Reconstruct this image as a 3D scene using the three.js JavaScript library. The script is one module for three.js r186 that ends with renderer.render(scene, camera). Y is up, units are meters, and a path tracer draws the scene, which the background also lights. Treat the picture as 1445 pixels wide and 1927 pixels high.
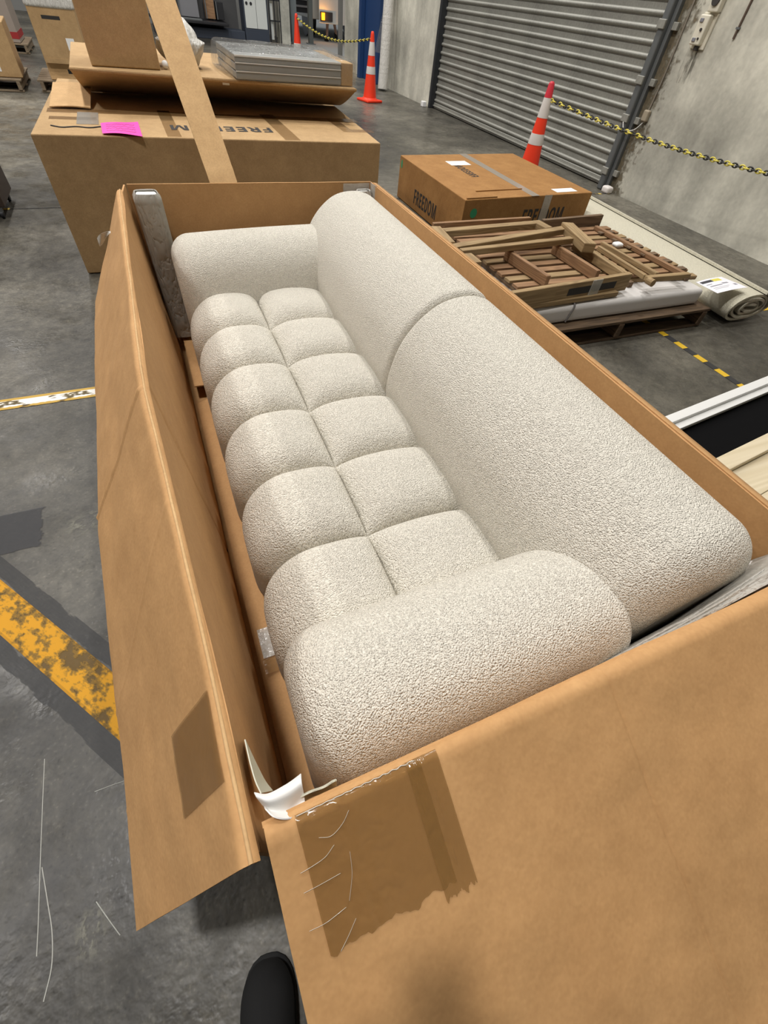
import * as THREE from 'three';
import { RoundedBoxGeometry } from 'three/addons/geometries/RoundedBoxGeometry.js';
import { mergeGeometries, mergeVertices } from 'three/addons/utils/BufferGeometryUtils.js';
import { MarchingCubes } from 'three/addons/objects/MarchingCubes.js';
import { FontLoader } from 'three/addons/loaders/FontLoader.js';
import { RectAreaLightUniformsLib } from 'three/addons/lights/RectAreaLightUniformsLib.js';

// ------------------------------------------------------------ camera, light, exposure
const scene = new THREE.Scene();
const W = 1445, H = 1927, F = 807, CAM = new THREE.Vector3(0, 1.4, 0);
const deg = Math.PI / 180;
const yaw = 28.8 * deg, pitch = -50.3 * deg, roll = 7.9 * deg;
const fwd = new THREE.Vector3(Math.sin(yaw) * Math.cos(pitch), Math.sin(pitch), -Math.cos(yaw) * Math.cos(pitch));
const r0 = new THREE.Vector3().crossVectors(fwd, new THREE.Vector3(0, 1, 0)).normalize();
const u0 = new THREE.Vector3().crossVectors(r0, fwd);
const right = r0.clone().multiplyScalar(Math.cos(roll)).addScaledVector(u0, Math.sin(roll));
const up = u0.clone().multiplyScalar(Math.cos(roll)).addScaledVector(r0, -Math.sin(roll));
const camera = new THREE.PerspectiveCamera(2 * Math.atan(H / 2 / F) / deg, W / H, 0.02, 200);
camera.position.copy(CAM);
camera.quaternion.setFromRotationMatrix(new THREE.Matrix4().makeBasis(right, up, fwd.clone().negate()));
scene.add(camera);

scene.background = new THREE.Color().setRGB(0.62, 0.66, 0.70);   // overcast sky outside the dock opening
const renderer = new THREE.WebGLRenderer({ antialias: true });
renderer.toneMapping = THREE.LinearToneMapping;
renderer.toneMappingExposure = 0.92;
renderer.shadowMap.enabled = true;
renderer.shadowMap.type = THREE.PCFSoftShadowMap;
RectAreaLightUniformsLib.init();
const ROOF = 9.6, LAMPY = 8.8, LAMP_COLOR = new THREE.Color(1.0, 0.97, 0.945);
// x, z, radiance of each square high-bay fitting
const LAMP_S = 0.5, LAMPS = [[-0.85, -1.3, 490], [-5.6, -1.6, 240], [-1.0, -6.0, 330], [-1.0, -11.5, 300], [-1.0, -17, 260], [3.4, -4.4, 370], [3.4, -9.6, 330], [3.4, -15, 300], [-6, -6.0, 300], [-6, -11.5, 300], [-6, -17, 200]];  // second lamp is unseen, added to brighten the long carton flap

// ------------------------------------------------------------ helpers
function rng(seed) { let a = seed >>> 0; return () => { a = (a + 0x6D2B79F5) | 0; let t = Math.imul(a ^ (a >>> 15), 1 | a); t = (t + Math.imul(t ^ (t >>> 7), 61 | t)) ^ t; return ((t ^ (t >>> 14)) >>> 0) / 4294967296; }; }
function ray(u, v) { return new THREE.Vector3().addScaledVector(right, (u - W / 2) / F).addScaledVector(up, -(v - H / 2) / F).add(fwd); }
function atY(u, v, y = 0) { const d = ray(u, v), t = (y - CAM.y) / d.y; return CAM.clone().addScaledVector(d, t); }     // where a pixel's ray meets a level surface
function atZ(u, v, z) { const d = ray(u, v), t = z / d.z; return CAM.clone().addScaledVector(d, t); }
function atX(u, v, x) { const d = ray(u, v), t = x / d.x; return CAM.clone().addScaledVector(d, t); }
const taken = new Map();
function numbered(n) { const k = taken.get(n) || 0; taken.set(n, k + 1); return k ? n + '_' + String(k).padStart(3, '0') : n; }
function shadow(o) { o.traverse(c => { if (c.isMesh) { c.castShadow = true; c.receiveShadow = true; } }); return o; }
function uvBox(geo, axis) {     // uv in metres by the facing of each triangle; axis = direction the grain runs along u
  const g = geo.index ? geo.toNonIndexed() : geo;
  const p = g.attributes.position, n = p.count, uv = new Float32Array(n * 2);
  const a = new THREE.Vector3(), b = new THREE.Vector3(), c = new THREE.Vector3(), e = new THREE.Vector3(), f = new THREE.Vector3();
  for (let i = 0; i < n; i += 3) {
    a.fromBufferAttribute(p, i); b.fromBufferAttribute(p, i + 1); c.fromBufferAttribute(p, i + 2);
    e.subVectors(b, a); f.subVectors(c, a); e.cross(f);
    const ax = Math.abs(e.x), ay = Math.abs(e.y), az = Math.abs(e.z);
    const m = ax >= ay && ax >= az ? 'x' : ay >= az ? 'y' : 'z';
    let U, V;
    if (m === 'x') { U = 'z'; V = 'y'; } else if (m === 'y') { U = 'x'; V = 'z'; } else { U = 'x'; V = 'y'; }
    if (axis && V === axis) { const t = U; U = V; V = t; }
    [a, b, c].forEach((q, k) => { uv[(i + k) * 2] = q[U]; uv[(i + k) * 2 + 1] = q[V]; });
  }
  g.setAttribute('uv', new THREE.BufferAttribute(uv, 2));
  return g;
}
function part(name, geo, mat, parent, label, opt = {}) {
  const g = opt.keepUV ? geo : uvBox(geo, opt.axis);
  const m = new THREE.Mesh(g, mat); m.name = parent === scene ? numbered(name) : name; parent.add(m);
  m.castShadow = true; m.receiveShadow = true;
  if (label) m.userData.label = label;
  return m;
}
function thing(name, label, category, pos = [0, 0, 0], turn = 0, group) {
  const o = new THREE.Group(); o.name = numbered(name); scene.add(o);
  o.position.set(...pos); o.rotation.y = turn; o.userData = { label, category };
  if (group) o.userData.group = group;
  return o;
}
function tag(o, label, category, group) { o.userData.label = label; o.userData.category = category; if (group) o.userData.group = group; return o; }
function struct(name, geo, mat, label, opt) { const m = part(name, geo, mat, scene, label, opt); m.userData.kind = 'structure'; return m; }
function bx(w, h, d, x = 0, y = 0, z = 0, r = 0) {
  const g = r ? new RoundedBoxGeometry(w, h, d, 1, r) : new THREE.BoxGeometry(w, h, d).toNonIndexed();
  g.translate(x, y, z); return g;
}
function span(x0, x1, y0, y1, z0, z1, r = 0) { return bx(x1 - x0, y1 - y0, z1 - z0, (x0 + x1) / 2, (y0 + y1) / 2, (z0 + z1) / 2, r); }
function merge(list) { return mergeGeometries(list.map(g => { const q = g.index ? g.toNonIndexed() : g; for (const k of Object.keys(q.attributes)) if (!['position', 'normal', 'uv'].includes(k)) q.deleteAttribute(k); return q; })); }
// a bent sheet with thickness: fn(u, v) in 0..1 gives its middle surface
function sheet(nu, nv, fn, th) {
  const P = [], idx = [], uv = [], top = [], g = new THREE.BufferGeometry();
  const e = 1e-3, A = new THREE.Vector3(), B = new THREE.Vector3(), C = new THREE.Vector3();
  const mid = [];
  for (let j = 0; j <= nv; j++) for (let i = 0; i <= nu; i++) mid.push(new THREE.Vector3(...fn(i / nu, j / nv)));
  const nor = [];
  for (let j = 0; j <= nv; j++) for (let i = 0; i <= nu; i++) {
    const i0 = Math.max(0, i - 1), i1 = Math.min(nu, i + 1), j0 = Math.max(0, j - 1), j1 = Math.min(nv, j + 1);
    A.subVectors(mid[j * (nu + 1) + i1], mid[j * (nu + 1) + i0]); B.subVectors(mid[j1 * (nu + 1) + i], mid[j0 * (nu + 1) + i]);
    nor.push(new THREE.Vector3().crossVectors(A, B).normalize());
  }
  let lu = 0, lv = 0; for (let i = 0; i < nu; i++) lu += mid[i].distanceTo(mid[i + 1]); for (let j = 0; j < nv; j++) lv += mid[j * (nu + 1)].distanceTo(mid[(j + 1) * (nu + 1)]);
  for (const s of [0.5, -0.5]) for (let k = 0; k < mid.length; k++) { C.copy(mid[k]).addScaledVector(nor[k], s * th); P.push(C.x, C.y, C.z); uv.push((k % (nu + 1)) / nu * lu, Math.floor(k / (nu + 1)) / nv * lv); }
  const N = mid.length, at = (i, j, s) => s * N + j * (nu + 1) + i;
  for (let j = 0; j < nv; j++) for (let i = 0; i < nu; i++) {
    idx.push(at(i, j, 0), at(i + 1, j, 0), at(i + 1, j + 1, 0), at(i, j, 0), at(i + 1, j + 1, 0), at(i, j + 1, 0));
    idx.push(at(i, j, 1), at(i + 1, j + 1, 1), at(i + 1, j, 1), at(i, j, 1), at(i, j + 1, 1), at(i + 1, j + 1, 1));
  }
  const base = P.length / 3;
  const edge = (k0, k1) => { const b = P.length / 3; for (const q of [k0, k1, k1 + N, k0 + N]) { P.push(P[q * 3], P[q * 3 + 1], P[q * 3 + 2]); uv.push(uv[q * 2], uv[q * 2 + 1]); } idx.push(b, b + 2, b + 1, b, b + 3, b + 2); };
  for (let i = 0; i < nu; i++) { edge(at(i, 0, 0), at(i + 1, 0, 0)); edge(at(i + 1, nv, 0), at(i, nv, 0)); }
  for (let j = 0; j < nv; j++) { edge(at(0, j + 1, 0), at(0, j, 0)); edge(at(nu, j, 0), at(nu, j + 1, 0)); }
  g.setAttribute('position', new THREE.Float32BufferAttribute(P, 3)); g.setAttribute('uv', new THREE.Float32BufferAttribute(uv, 2)); g.setIndex(idx); g.computeVertexNormals();
  return g;
}
function lerp(a, b, t) { return a + (b - a) * t; }
function curve(pts) { return x => { if (x <= pts[0][0]) return pts[0][1]; for (let i = 1; i < pts.length; i++) if (x <= pts[i][0]) { const t = (x - pts[i - 1][0]) / (pts[i][0] - pts[i - 1][0]); return lerp(pts[i - 1][1], pts[i][1], t); } return pts[pts.length - 1][1]; }; }
function tube(pts, r, seg = 24, rs = 6) { return new THREE.TubeGeometry(new THREE.CatmullRomCurve3(pts.map(p => p.isVector3 ? p : new THREE.Vector3(...p))), seg, r, rs, false); }

// ------------------------------------------------------------ noise and textures
function lattice(seed, per) { const R = rng(seed), a = new Float32Array(per * per); for (let i = 0; i < a.length; i++) a[i] = R(); return (x, y) => {
  const xi = Math.floor(x), yi = Math.floor(y), fx = x - xi, fy = y - yi, sx = fx * fx * (3 - 2 * fx), sy = fy * fy * (3 - 2 * fy);
  const g = (i, j) => a[(((j % per) + per) % per) * per + (((i % per) + per) % per)];
  return lerp(lerp(g(xi, yi), g(xi + 1, yi), sx), lerp(g(xi, yi + 1), g(xi + 1, yi + 1), sx), sy); }; }
function fbm(seed, per, oct, gain = 0.5) { const L = []; for (let o = 0; o < oct; o++) L.push(lattice(seed + o * 17, per << o)); return (u, v) => { let s = 0, a = 1, t = 0; for (let o = 0; o < oct; o++) { s += a * L[o](u * (per << o), v * (per << o)); t += a; a *= gain; } return s / t; }; }
function tex(n, fn, srgb, tile, m = n) {
  const d = new Uint8Array(n * m * 4);
  for (let j = 0; j < m; j++) for (let i = 0; i < n; i++) { const c = fn(i / n, j / m), k = (j * n + i) * 4; if (typeof c === 'number') d[k] = d[k + 1] = d[k + 2] = Math.max(0, Math.min(255, c * 255)); else for (let q = 0; q < 3; q++) d[k + q] = Math.max(0, Math.min(255, c[q] * 255)); d[k + 3] = 255; }
  const t = new THREE.DataTexture(d, n, m); t.magFilter = THREE.LinearFilter; t.minFilter = THREE.LinearMipmapLinearFilter; t.generateMipmaps = true; t.wrapS = t.wrapT = THREE.RepeatWrapping;
  if (srgb) t.colorSpace = THREE.SRGBColorSpace;
  t.repeat.set(1 / (tile[0] || tile), 1 / (tile[1] || tile)); t.needsUpdate = true; return t;
}
function mat(rgb, rough = 0.8, o = {}) { return new THREE.MeshStandardMaterial({ color: new THREE.Color().setRGB(...rgb), roughness: rough, ...o }); }
function phys(rgb, rough, o) { return new THREE.MeshPhysicalMaterial({ color: new THREE.Color().setRGB(...rgb), roughness: rough, ...o }); }
const mix3 = (a, b, t) => [lerp(a[0], b[0], t), lerp(a[1], b[1], t), lerp(a[2], b[2], t)];

// boucle: tight rounded loops
function boucleTex() {
  const n = 1024, cells = 106, R = rng(5), px = new Float32Array(cells * cells), py = new Float32Array(cells * cells), ph = new Float32Array(cells * cells), pa = new Float32Array(cells * cells);
  for (let i = 0; i < px.length; i++) { px[i] = R(); py[i] = R(); ph[i] = 0.45 + 0.55 * R(); pa[i] = R() * Math.PI; }
  const big = fbm(9, 12, 3), fine = fbm(31, 256, 2);
  return tex(n, (u, v) => {
    const x = u * cells, y = v * cells, xi = Math.floor(x), yi = Math.floor(y); let best = 0;
    for (let j = -1; j <= 1; j++) for (let i = -1; i <= 1; i++) {
      const ci = (xi + i + cells) % cells, cj = (yi + j + cells) % cells, k = cj * cells + ci;
      const dx = x - (xi + i + px[k]), dy = y - (yi + j + py[k]), c = Math.cos(pa[k]), s = Math.sin(pa[k]);
      const a = dx * c + dy * s, b = -dx * s + dy * c, d = Math.sqrt(a * a * 0.6 + b * b * 2.0);
      best = Math.max(best, ph[k] * Math.max(0, 1 - d * d));
    }
    return 0.78 * best + 0.14 * big(u, v) + 0.08 * fine(u, v);
  }, false, 0.34);
}
const boucleBump = boucleTex();
const fabFib = fbm(77, 128, 3);
const boucleMap = (() => {      // mixed cream yarns: every loop a slightly different tone
  const cells = 118, R = rng(6), px = new Float32Array(cells * cells), py = px.slice(), pt = px.slice(); for (let i = 0; i < px.length; i++) { px[i] = R(); py[i] = R(); pt[i] = (R() - 0.5) * 0.09; }
  return tex(1024, (u, v) => { const x = u * cells, y = v * cells, xi = Math.floor(x), yi = Math.floor(y); let b = 9, t = 0; for (let j = -1; j <= 1; j++) for (let i = -1; i <= 1; i++) { const k = ((yi + j + cells) % cells) * cells + (xi + i + cells) % cells, dx = x - xi - i - px[k], dy = y - yi - j - py[k], d = dx * dx + dy * dy; if (d < b) { b = d; t = pt[k]; } } const f = t + (fabFib(u, v) - 0.5) * 0.06; return [0.872 + f, 0.852 + f, 0.80 + f]; }, true, 0.36);
})();
const boucle = mat([1, 1, 1], 0.95, { map: boucleMap, bumpMap: boucleBump, bumpScale: 0.0060 });

// cardboard in three tones
function cardTex(seed, rgb, amp = 0.05) { const a = fbm(seed, 6, 4), b = fbm(seed + 3, 160, 2), c = fbm(seed + 7, 24, 3); return tex(512, (u, v) => { const f = (a(u, v) - 0.5) * amp * 1.6 + (b(u, v) - 0.5) * amp * 1.3 + (c(u, v) - 0.5) * amp; return [rgb[0] + f, rgb[1] + f * 0.95, rgb[2] + f * 0.8]; }, true, 0.7); }
const cardBumpA = fbm(41, 8, 3), cardBumpB = fbm(43, 120, 2);
const cardBump = tex(512, (u, v) => cardBumpA(u, v) * 0.8 + cardBumpB(u, v) * 0.2, false, 0.9);
const card = mat([1, 1, 1], 0.82, { map: cardTex(11, [0.745, 0.572, 0.375], 0.035), bumpMap: cardBump, bumpScale: 0.0015 });
const cardPale = mat([1, 1, 1], 0.85, { map: cardTex(12, [0.79, 0.645, 0.455]), bumpMap: cardBump, bumpScale: 0.0012 });
const cardDull = mat([1, 1, 1], 0.85, { map: cardTex(13, [0.69, 0.568, 0.40], 0.05), bumpMap: cardBump, bumpScale: 0.002 });
const cardAmber = mat([1, 1, 1], 0.8, { map: cardTex(14, [0.60, 0.43, 0.225], 0.05), bumpMap: cardBump, bumpScale: 0.003 });
const crushA = fbm(51, 10, 4);
const crushTex = tex(256, (u, v) => Math.pow(Math.abs(crushA(u, v) - 0.5) * 2, 0.6), false, 0.25);
const tapeBrown = phys([0.34, 0.18, 0.055], 0.14, { transparent: true, opacity: 0.36,  clearcoat: 0.7, clearcoatRoughness: 0.12, bumpMap: crushTex, bumpScale: 0.0012 });
const tapeClear = phys([0.62, 0.60, 0.54], 0.16, { transparent: true, opacity: 0.5,  clearcoat: 0.8, clearcoatRoughness: 0.1, bumpMap: crushTex, bumpScale: 0.002 });
const tapeGrey = phys([0.36, 0.31, 0.25], 0.3, { clearcoat: 0.6, clearcoatRoughness: 0.15, bumpMap: crushTex, bumpScale: 0.002 });
const ink = mat([0.025, 0.022, 0.02], 0.7);
const paperWhite = mat([0.80, 0.80, 0.78], 0.8);

// floor: worn grey concrete, tone blotches in the fine tile and wide mottling in vertex colours, placed to imitate shade on the floor
const flA = fbm(61, 5, 6, 0.6), flB = fbm(63, 90, 3), flC = fbm(65, 14, 4, 0.6), flD = fbm(67, 3, 4), flE = fbm(69, 420, 2);
const floorMap = tex(2048, (u, v) => { let f = 0.43 + (flA(u, v) - 0.5) * 0.26 + (flB(u, v) - 0.5) * 0.15 + (flC(u, v) - 0.5) * 0.12; const sp = flE(v, u); f += (sp - 0.5) * 0.10; if (sp > 0.80) f += 0.06; if (sp < 0.16) f -= 0.06; return [f * 1.035, f, f * 0.905]; }, true, 3.1);
const floorRough = tex(512, (u, v) => { const f = 0.40 + (flC(u, v) - 0.5) * 0.5 + (flD(u, v) - 0.5) * 0.25; return [1, f, 0]; }, false, 2.3);
const floorBump = tex(1024, (u, v) => flB(u, v) * 0.6 + flC(v, u) * 0.4, false, 1.2);
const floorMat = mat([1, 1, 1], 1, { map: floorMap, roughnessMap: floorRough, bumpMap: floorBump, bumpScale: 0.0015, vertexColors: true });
// wall: cast concrete with vertical weather runs
const waA = fbm(71, 4, 6, 0.58), waB = fbm(73, 100, 2), waC = fbm(75, 8, 4);
const wallMap = tex(1024, (u, v) => { const run = waC(u * 3, v * 0.25) - 0.5; const f = 0.73 + (waA(u, v) - 0.5) * 0.42 + run * 0.16 + (waB(u, v) - 0.5) * 0.06; return [f, f * 0.985, f * 0.91]; }, true, 2.6);
const wallMat = mat([1, 1, 1], 0.9, { map: wallMap, bumpMap: wallMap, bumpScale: 0.006 });
const ceilMat = mat([0.20, 0.20, 0.195], 0.8), darkWall = mat([0.24, 0.24, 0.23], 0.85);
// timbers
function woodTex(seed, dark, light, tile) { const a = fbm(seed, 4, 4), b = fbm(seed + 5, 64, 2), ring = fbm(seed + 9, 3, 3); return tex(512, (u, v) => { const g = ring(u * 0.34, v) * 9; const s = 0.5 + 0.5 * Math.sin(g * 6.283); const f = 0.55 * s + 0.3 * b(u * 0.06, v) + 0.35 * (a(u, v) - 0.3); return mix3(dark, light, Math.max(0, Math.min(1, f))); }, true, tile); }
const teak = mat([1, 1, 1], 0.72, { map: woodTex(81, [0.50, 0.41, 0.28], [0.68, 0.58, 0.42], [0.9, 0.22]) });
const teakRed = mat([1, 1, 1], 0.72, { map: woodTex(85, [0.47, 0.35, 0.24], [0.64, 0.50, 0.36], [0.9, 0.22]) });
const teakDark = mat([1, 1, 1], 0.8, { map: woodTex(87, [0.34, 0.27, 0.20], [0.50, 0.41, 0.31], [0.9, 0.22]) });
const palletWood = mat([1, 1, 1], 0.92, { map: woodTex(91, [0.27, 0.21, 0.15], [0.42, 0.34, 0.25], [0.8, 0.2]) });
const palletGrey = mat([1, 1, 1], 0.92, { map: woodTex(93, [0.40, 0.34, 0.27], [0.55, 0.49, 0.40], [0.8, 0.2]) });
const pine = mat([1, 1, 1], 0.6, { map: woodTex(95, [0.79, 0.73, 0.60], [0.86, 0.81, 0.70], [2.4, 0.5]) });
// metals, plastics
const doorMap = tex(512, (u, v) => { const f = 0.60 + (waA(u, v) - 0.5) * 0.12 + (waB(u, v) - 0.5) * 0.08; return [f, f * 0.995, f * 0.94]; }, true, 1.2);
const doorSteel = mat([1, 1, 1], 0.5, { map: doorMap, metalness: 0.35 });
const steelGrey = mat([0.16, 0.17, 0.17], 0.5, { metalness: 0.5 });
const steelDark = mat([0.03, 0.032, 0.035], 0.55, { metalness: 0.3 });
const coneOrange = mat([0.86, 0.045, 0.012], 0.45);
const coneRed = mat([0.62, 0.03, 0.05], 0.5);
const coneBand = mat([0.66, 0.62, 0.58], 0.5);
const chainYellow = mat([0.72, 0.62, 0.10], 0.5), chainBlack = mat([0.02, 0.02, 0.018], 0.5);
const filmBump = tex(256, (u, v) => Math.pow(Math.abs(crushA(u * 2, v * 0.5) - 0.5) * 2, 0.5), false, 0.35);
const filmGrey = phys([0.40, 0.38, 0.335], 0.55, { clearcoat: 0.12, clearcoatRoughness: 0.3, bumpMap: filmBump, bumpScale: 0.004 });
const filmPale = phys([0.60, 0.585, 0.54], 0.42, { clearcoat: 0.3, clearcoatRoughness: 0.25, bumpMap: filmBump, bumpScale: 0.008 });
const clearFilm = phys([0.97, 0.97, 0.96], 0.08, { transmission: 0.97, thickness: 0, bumpMap: filmBump, bumpScale: 0.008, side: THREE.DoubleSide });
const foamPaper = mat([0.80, 0.79, 0.76], 0.9, { side: THREE.DoubleSide });
const foamGreen = mat([0.62, 0.62, 0.50], 0.85, { side: THREE.DoubleSide });
const yellowWear = fbm(101, 7, 5, 0.65);
const font = await new FontLoader().loadAsync('fonts/droid/droid_sans_bold.typeface.json');
function lettering(text, height, width) {      // flat printed letters in the xy plane, origin at the lower left
  const g = new THREE.ShapeGeometry(font.generateShapes(text, 1), 4); g.computeBoundingBox(); const b = g.boundingBox;
  g.translate(-b.min.x, -b.min.y, 0); g.scale(width / (b.max.x - b.min.x), height / (b.max.y - b.min.y), 1); return g;
}

// ------------------------------------------------------------ the hall
const XR = 5.45, XL = -11, ZF = -23.5, ZN = 7;
{ // floor slab with mottled vertex colours; seed chosen so dark areas stand in for shade
  const nx = 110, nz = 204, g = new THREE.PlaneGeometry(XR + 0.25 - XL + 0.2, ZN - ZF, nx, nz); g.rotateX(-Math.PI / 2); g.translate((XR + 0.25 + XL - 0.2) / 2, 0, (ZN + ZF) / 2);
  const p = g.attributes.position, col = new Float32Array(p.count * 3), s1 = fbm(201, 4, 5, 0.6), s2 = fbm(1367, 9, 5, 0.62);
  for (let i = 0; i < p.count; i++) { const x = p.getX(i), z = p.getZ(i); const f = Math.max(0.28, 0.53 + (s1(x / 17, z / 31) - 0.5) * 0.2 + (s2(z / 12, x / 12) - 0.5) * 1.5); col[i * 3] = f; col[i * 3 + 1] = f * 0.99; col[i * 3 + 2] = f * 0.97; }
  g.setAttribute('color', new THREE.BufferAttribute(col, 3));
  const uv = new Float32Array(p.count * 2); for (let i = 0; i < p.count; i++) { uv[i * 2] = p.getX(i); uv[i * 2 + 1] = p.getZ(i); } g.setAttribute('uv', new THREE.BufferAttribute(uv, 2));
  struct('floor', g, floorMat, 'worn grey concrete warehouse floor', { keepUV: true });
  struct('floor_slab', span(XL - 0.2, XR + 0.25, -0.3, -0.012, ZF - 0.2, ZN + 0.2), wallMat);
}
const DZ0 = -10.38, DZ1 = -5.12, DH = 4.4;            // roller door opening
struct('wall_right', merge([span(XR, XR + 0.25, 0, ROOF, DZ1, ZN), span(XR, XR + 0.25, DH, ROOF, DZ0, DZ1), span(XR, XR + 0.25, 0, ROOF, -15.45, DZ0), span(XR, XR + 0.25, 4.6, ROOF, -21.6, -15.45), span(XR, XR + 0.25, 0, ROOF, ZF - 0.2, -21.6)]), wallMat, 'pale stained concrete wall beside the roller door');
struct('wall_far', span(XL - 0.2, XR + 0.25, 0, ROOF, ZF - 0.2, ZF), darkWall);
struct('wall_left', span(XL - 0.2, XL, 0, ROOF, ZF, ZN), darkWall);
struct('wall_near', span(XL - 0.2, XR + 0.25, 0, ROOF, ZN, ZN + 0.2), darkWall);
struct('ceiling', span(XL - 0.2, XR + 0.25, ROOF, ROOF + 0.2, ZF - 0.2, ZN + 0.2), ceilMat);
{ const yard = struct('yard_pavement', span(XR + 0.25, 40, -0.3, -0.004, -60, 12), mat([0.30, 0.30, 0.28], 0.9), 'pale yard pavement outside the dock opening'); }

// roller door: every corrugation a slat of its own
{
  const d = new THREE.Group(); d.name = 'door_1'; scene.add(d); d.userData = { kind: 'structure', label: 'grey corrugated steel roller door, closed' };
  const pitch = 0.107, L = DZ1 - DZ0 + 0.06;
  const sh = new THREE.Shape(); const pr = [[0, 0]]; for (let i = 0; i <= 8; i++) { const a = Math.PI * i / 8; pr.push([0.030 - 0.022 * Math.cos(a), 0.026 * Math.sin(a)]); } pr.push([pitch - 0.002, 0]); pr.push([pitch - 0.002, -0.004]); pr.push([0, -0.004]);
  pr.forEach(([y, o], i) => i ? sh.lineTo(-o, y) : sh.moveTo(-o, y));
  const sg = uvBox(new THREE.ExtrudeGeometry(sh, { depth: L, bevelEnabled: false, steps: 1 }), 'z');
  for (let k = 0; k * pitch < DH - 0.1; k++) { const s = part('slat', sg, doorSteel, d, null, { keepUV: true }); s.position.set(XR + 0.10, 0.09 + k * pitch, DZ0 - 0.03); }
  part('bottom_rail', span(XR + 0.075, XR + 0.135, 0.008, 0.088, DZ0 + 0.02, DZ1 - 0.02, 0.008), doorSteel, d);
  part('bottom_rail', span(XR + 0.055, XR + 0.08, 0.035, 0.05, DZ0 + 0.02, DZ1 - 0.02, 0.004), doorSteel, d);
  part('backing', span(XR + 0.15, XR + 0.2, 0, DH, DZ0, DZ1), steelDark, d);
  const guide = z => merge([span(XR - 0.02, XR + 0.14, 0, DH, z - 0.02, z + 0.055, 0.012)]);
  part('guide_rail', guide(DZ0 + 0.0), steelDark, d, 'narrow black guide rail');
  part('guide_rail', merge([span(XR - 0.10, XR + 0.06, 0.0, DH, DZ1 - 0.10, DZ1 - 0.015, 0.02), span(XR - 0.05, XR + 0.1, 0.0, DH, DZ1 - 0.015, DZ1 + 0.035, 0.012)]), steelGrey, d, 'dull steel guide rail');
  for (const y of [0.16, 0.66, 0.98, 1.4]) part('guide_bracket', merge([span(XR - 0.115, XR - 0.09, y, y + 0.07, DZ1 - 0.11, DZ1 - 0.01, 0.006), span(XR - 0.04, XR, y, y + 0.06, DZ1, DZ1 + 0.10, 0.006)]), doorSteel, d);
  part('latch_cord', tube([[XR - 0.12, 0.66, DZ1 - 0.05], [XR - 0.13, 0.60, DZ1 + 0.02], [XR - 0.08, 0.62, DZ1 + 0.12], [XR - 0.02, 0.70, DZ1 + 0.16]], 0.006), filmPale, d);
}
// ceiling lamps: a glowing diffuser and an area light of the same size just below it
const glow = new THREE.MeshStandardMaterial({ color: 0xffffff, emissive: LAMP_COLOR, emissiveIntensity: 6, roughness: 0.6 });
for (const [x, z, power] of LAMPS) {
  const t = thing('ceiling_lamp', 'unseen square white high bay lamp hung under the roof', 'lamp', [x, LAMPY, z], 0, 'lamps under the warehouse roof');
  part('housing', merge([bx(LAMP_S + 0.06, 0.06, LAMP_S + 0.06, 0, 0.04, 0, 0.01), bx(0.02, ROOF - LAMPY - 0.06, 0.02, 0, (ROOF - LAMPY) / 2 + 0.03, -0.15), bx(0.02, ROOF - LAMPY - 0.06, 0.02, 0, (ROOF - LAMPY) / 2 + 0.03, 0.15)]), mat([0.7, 0.7, 0.7], 0.5), t);
  const df = part('diffuser', bx(LAMP_S, 0.012, LAMP_S, 0, 0.003, 0), glow, t); df.castShadow = false;
  const l = new THREE.RectAreaLight(LAMP_COLOR, power, LAMP_S, LAMP_S); l.position.set(0, -0.02, 0); l.rotation.x = -Math.PI / 2; l.castShadow = true; t.add(l);
}

// ------------------------------------------------------------ floor markings
function strip(a, b, w, y = 0.0015) { // flat band between two floor points
  const d = new THREE.Vector3().subVectors(b, a), L = d.length(), g = new THREE.PlaneGeometry(L, w, Math.max(1, Math.round(L / 0.3)), 1); g.rotateX(-Math.PI / 2); g.rotateY(-Math.atan2(d.z, d.x)); g.translate((a.x + b.x) / 2, y, (a.z + b.z) / 2); return g;
}
function wearTex(w, h, fn) { const c = new Uint8Array(w * h * 4); for (let j = 0; j < h; j++) for (let i = 0; i < w; i++) { const q = fn(i / w, j / h), k = (j * w + i) * 4; for (let s = 0; s < 4; s++) c[k + s] = Math.max(0, Math.min(255, q[s] * 255)); } const t = new THREE.DataTexture(c, w, h); t.magFilter = THREE.LinearFilter; t.minFilter = THREE.LinearMipmapLinearFilter; t.generateMipmaps = true; t.colorSpace = THREE.SRGBColorSpace; t.needsUpdate = true; return t; }
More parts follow.
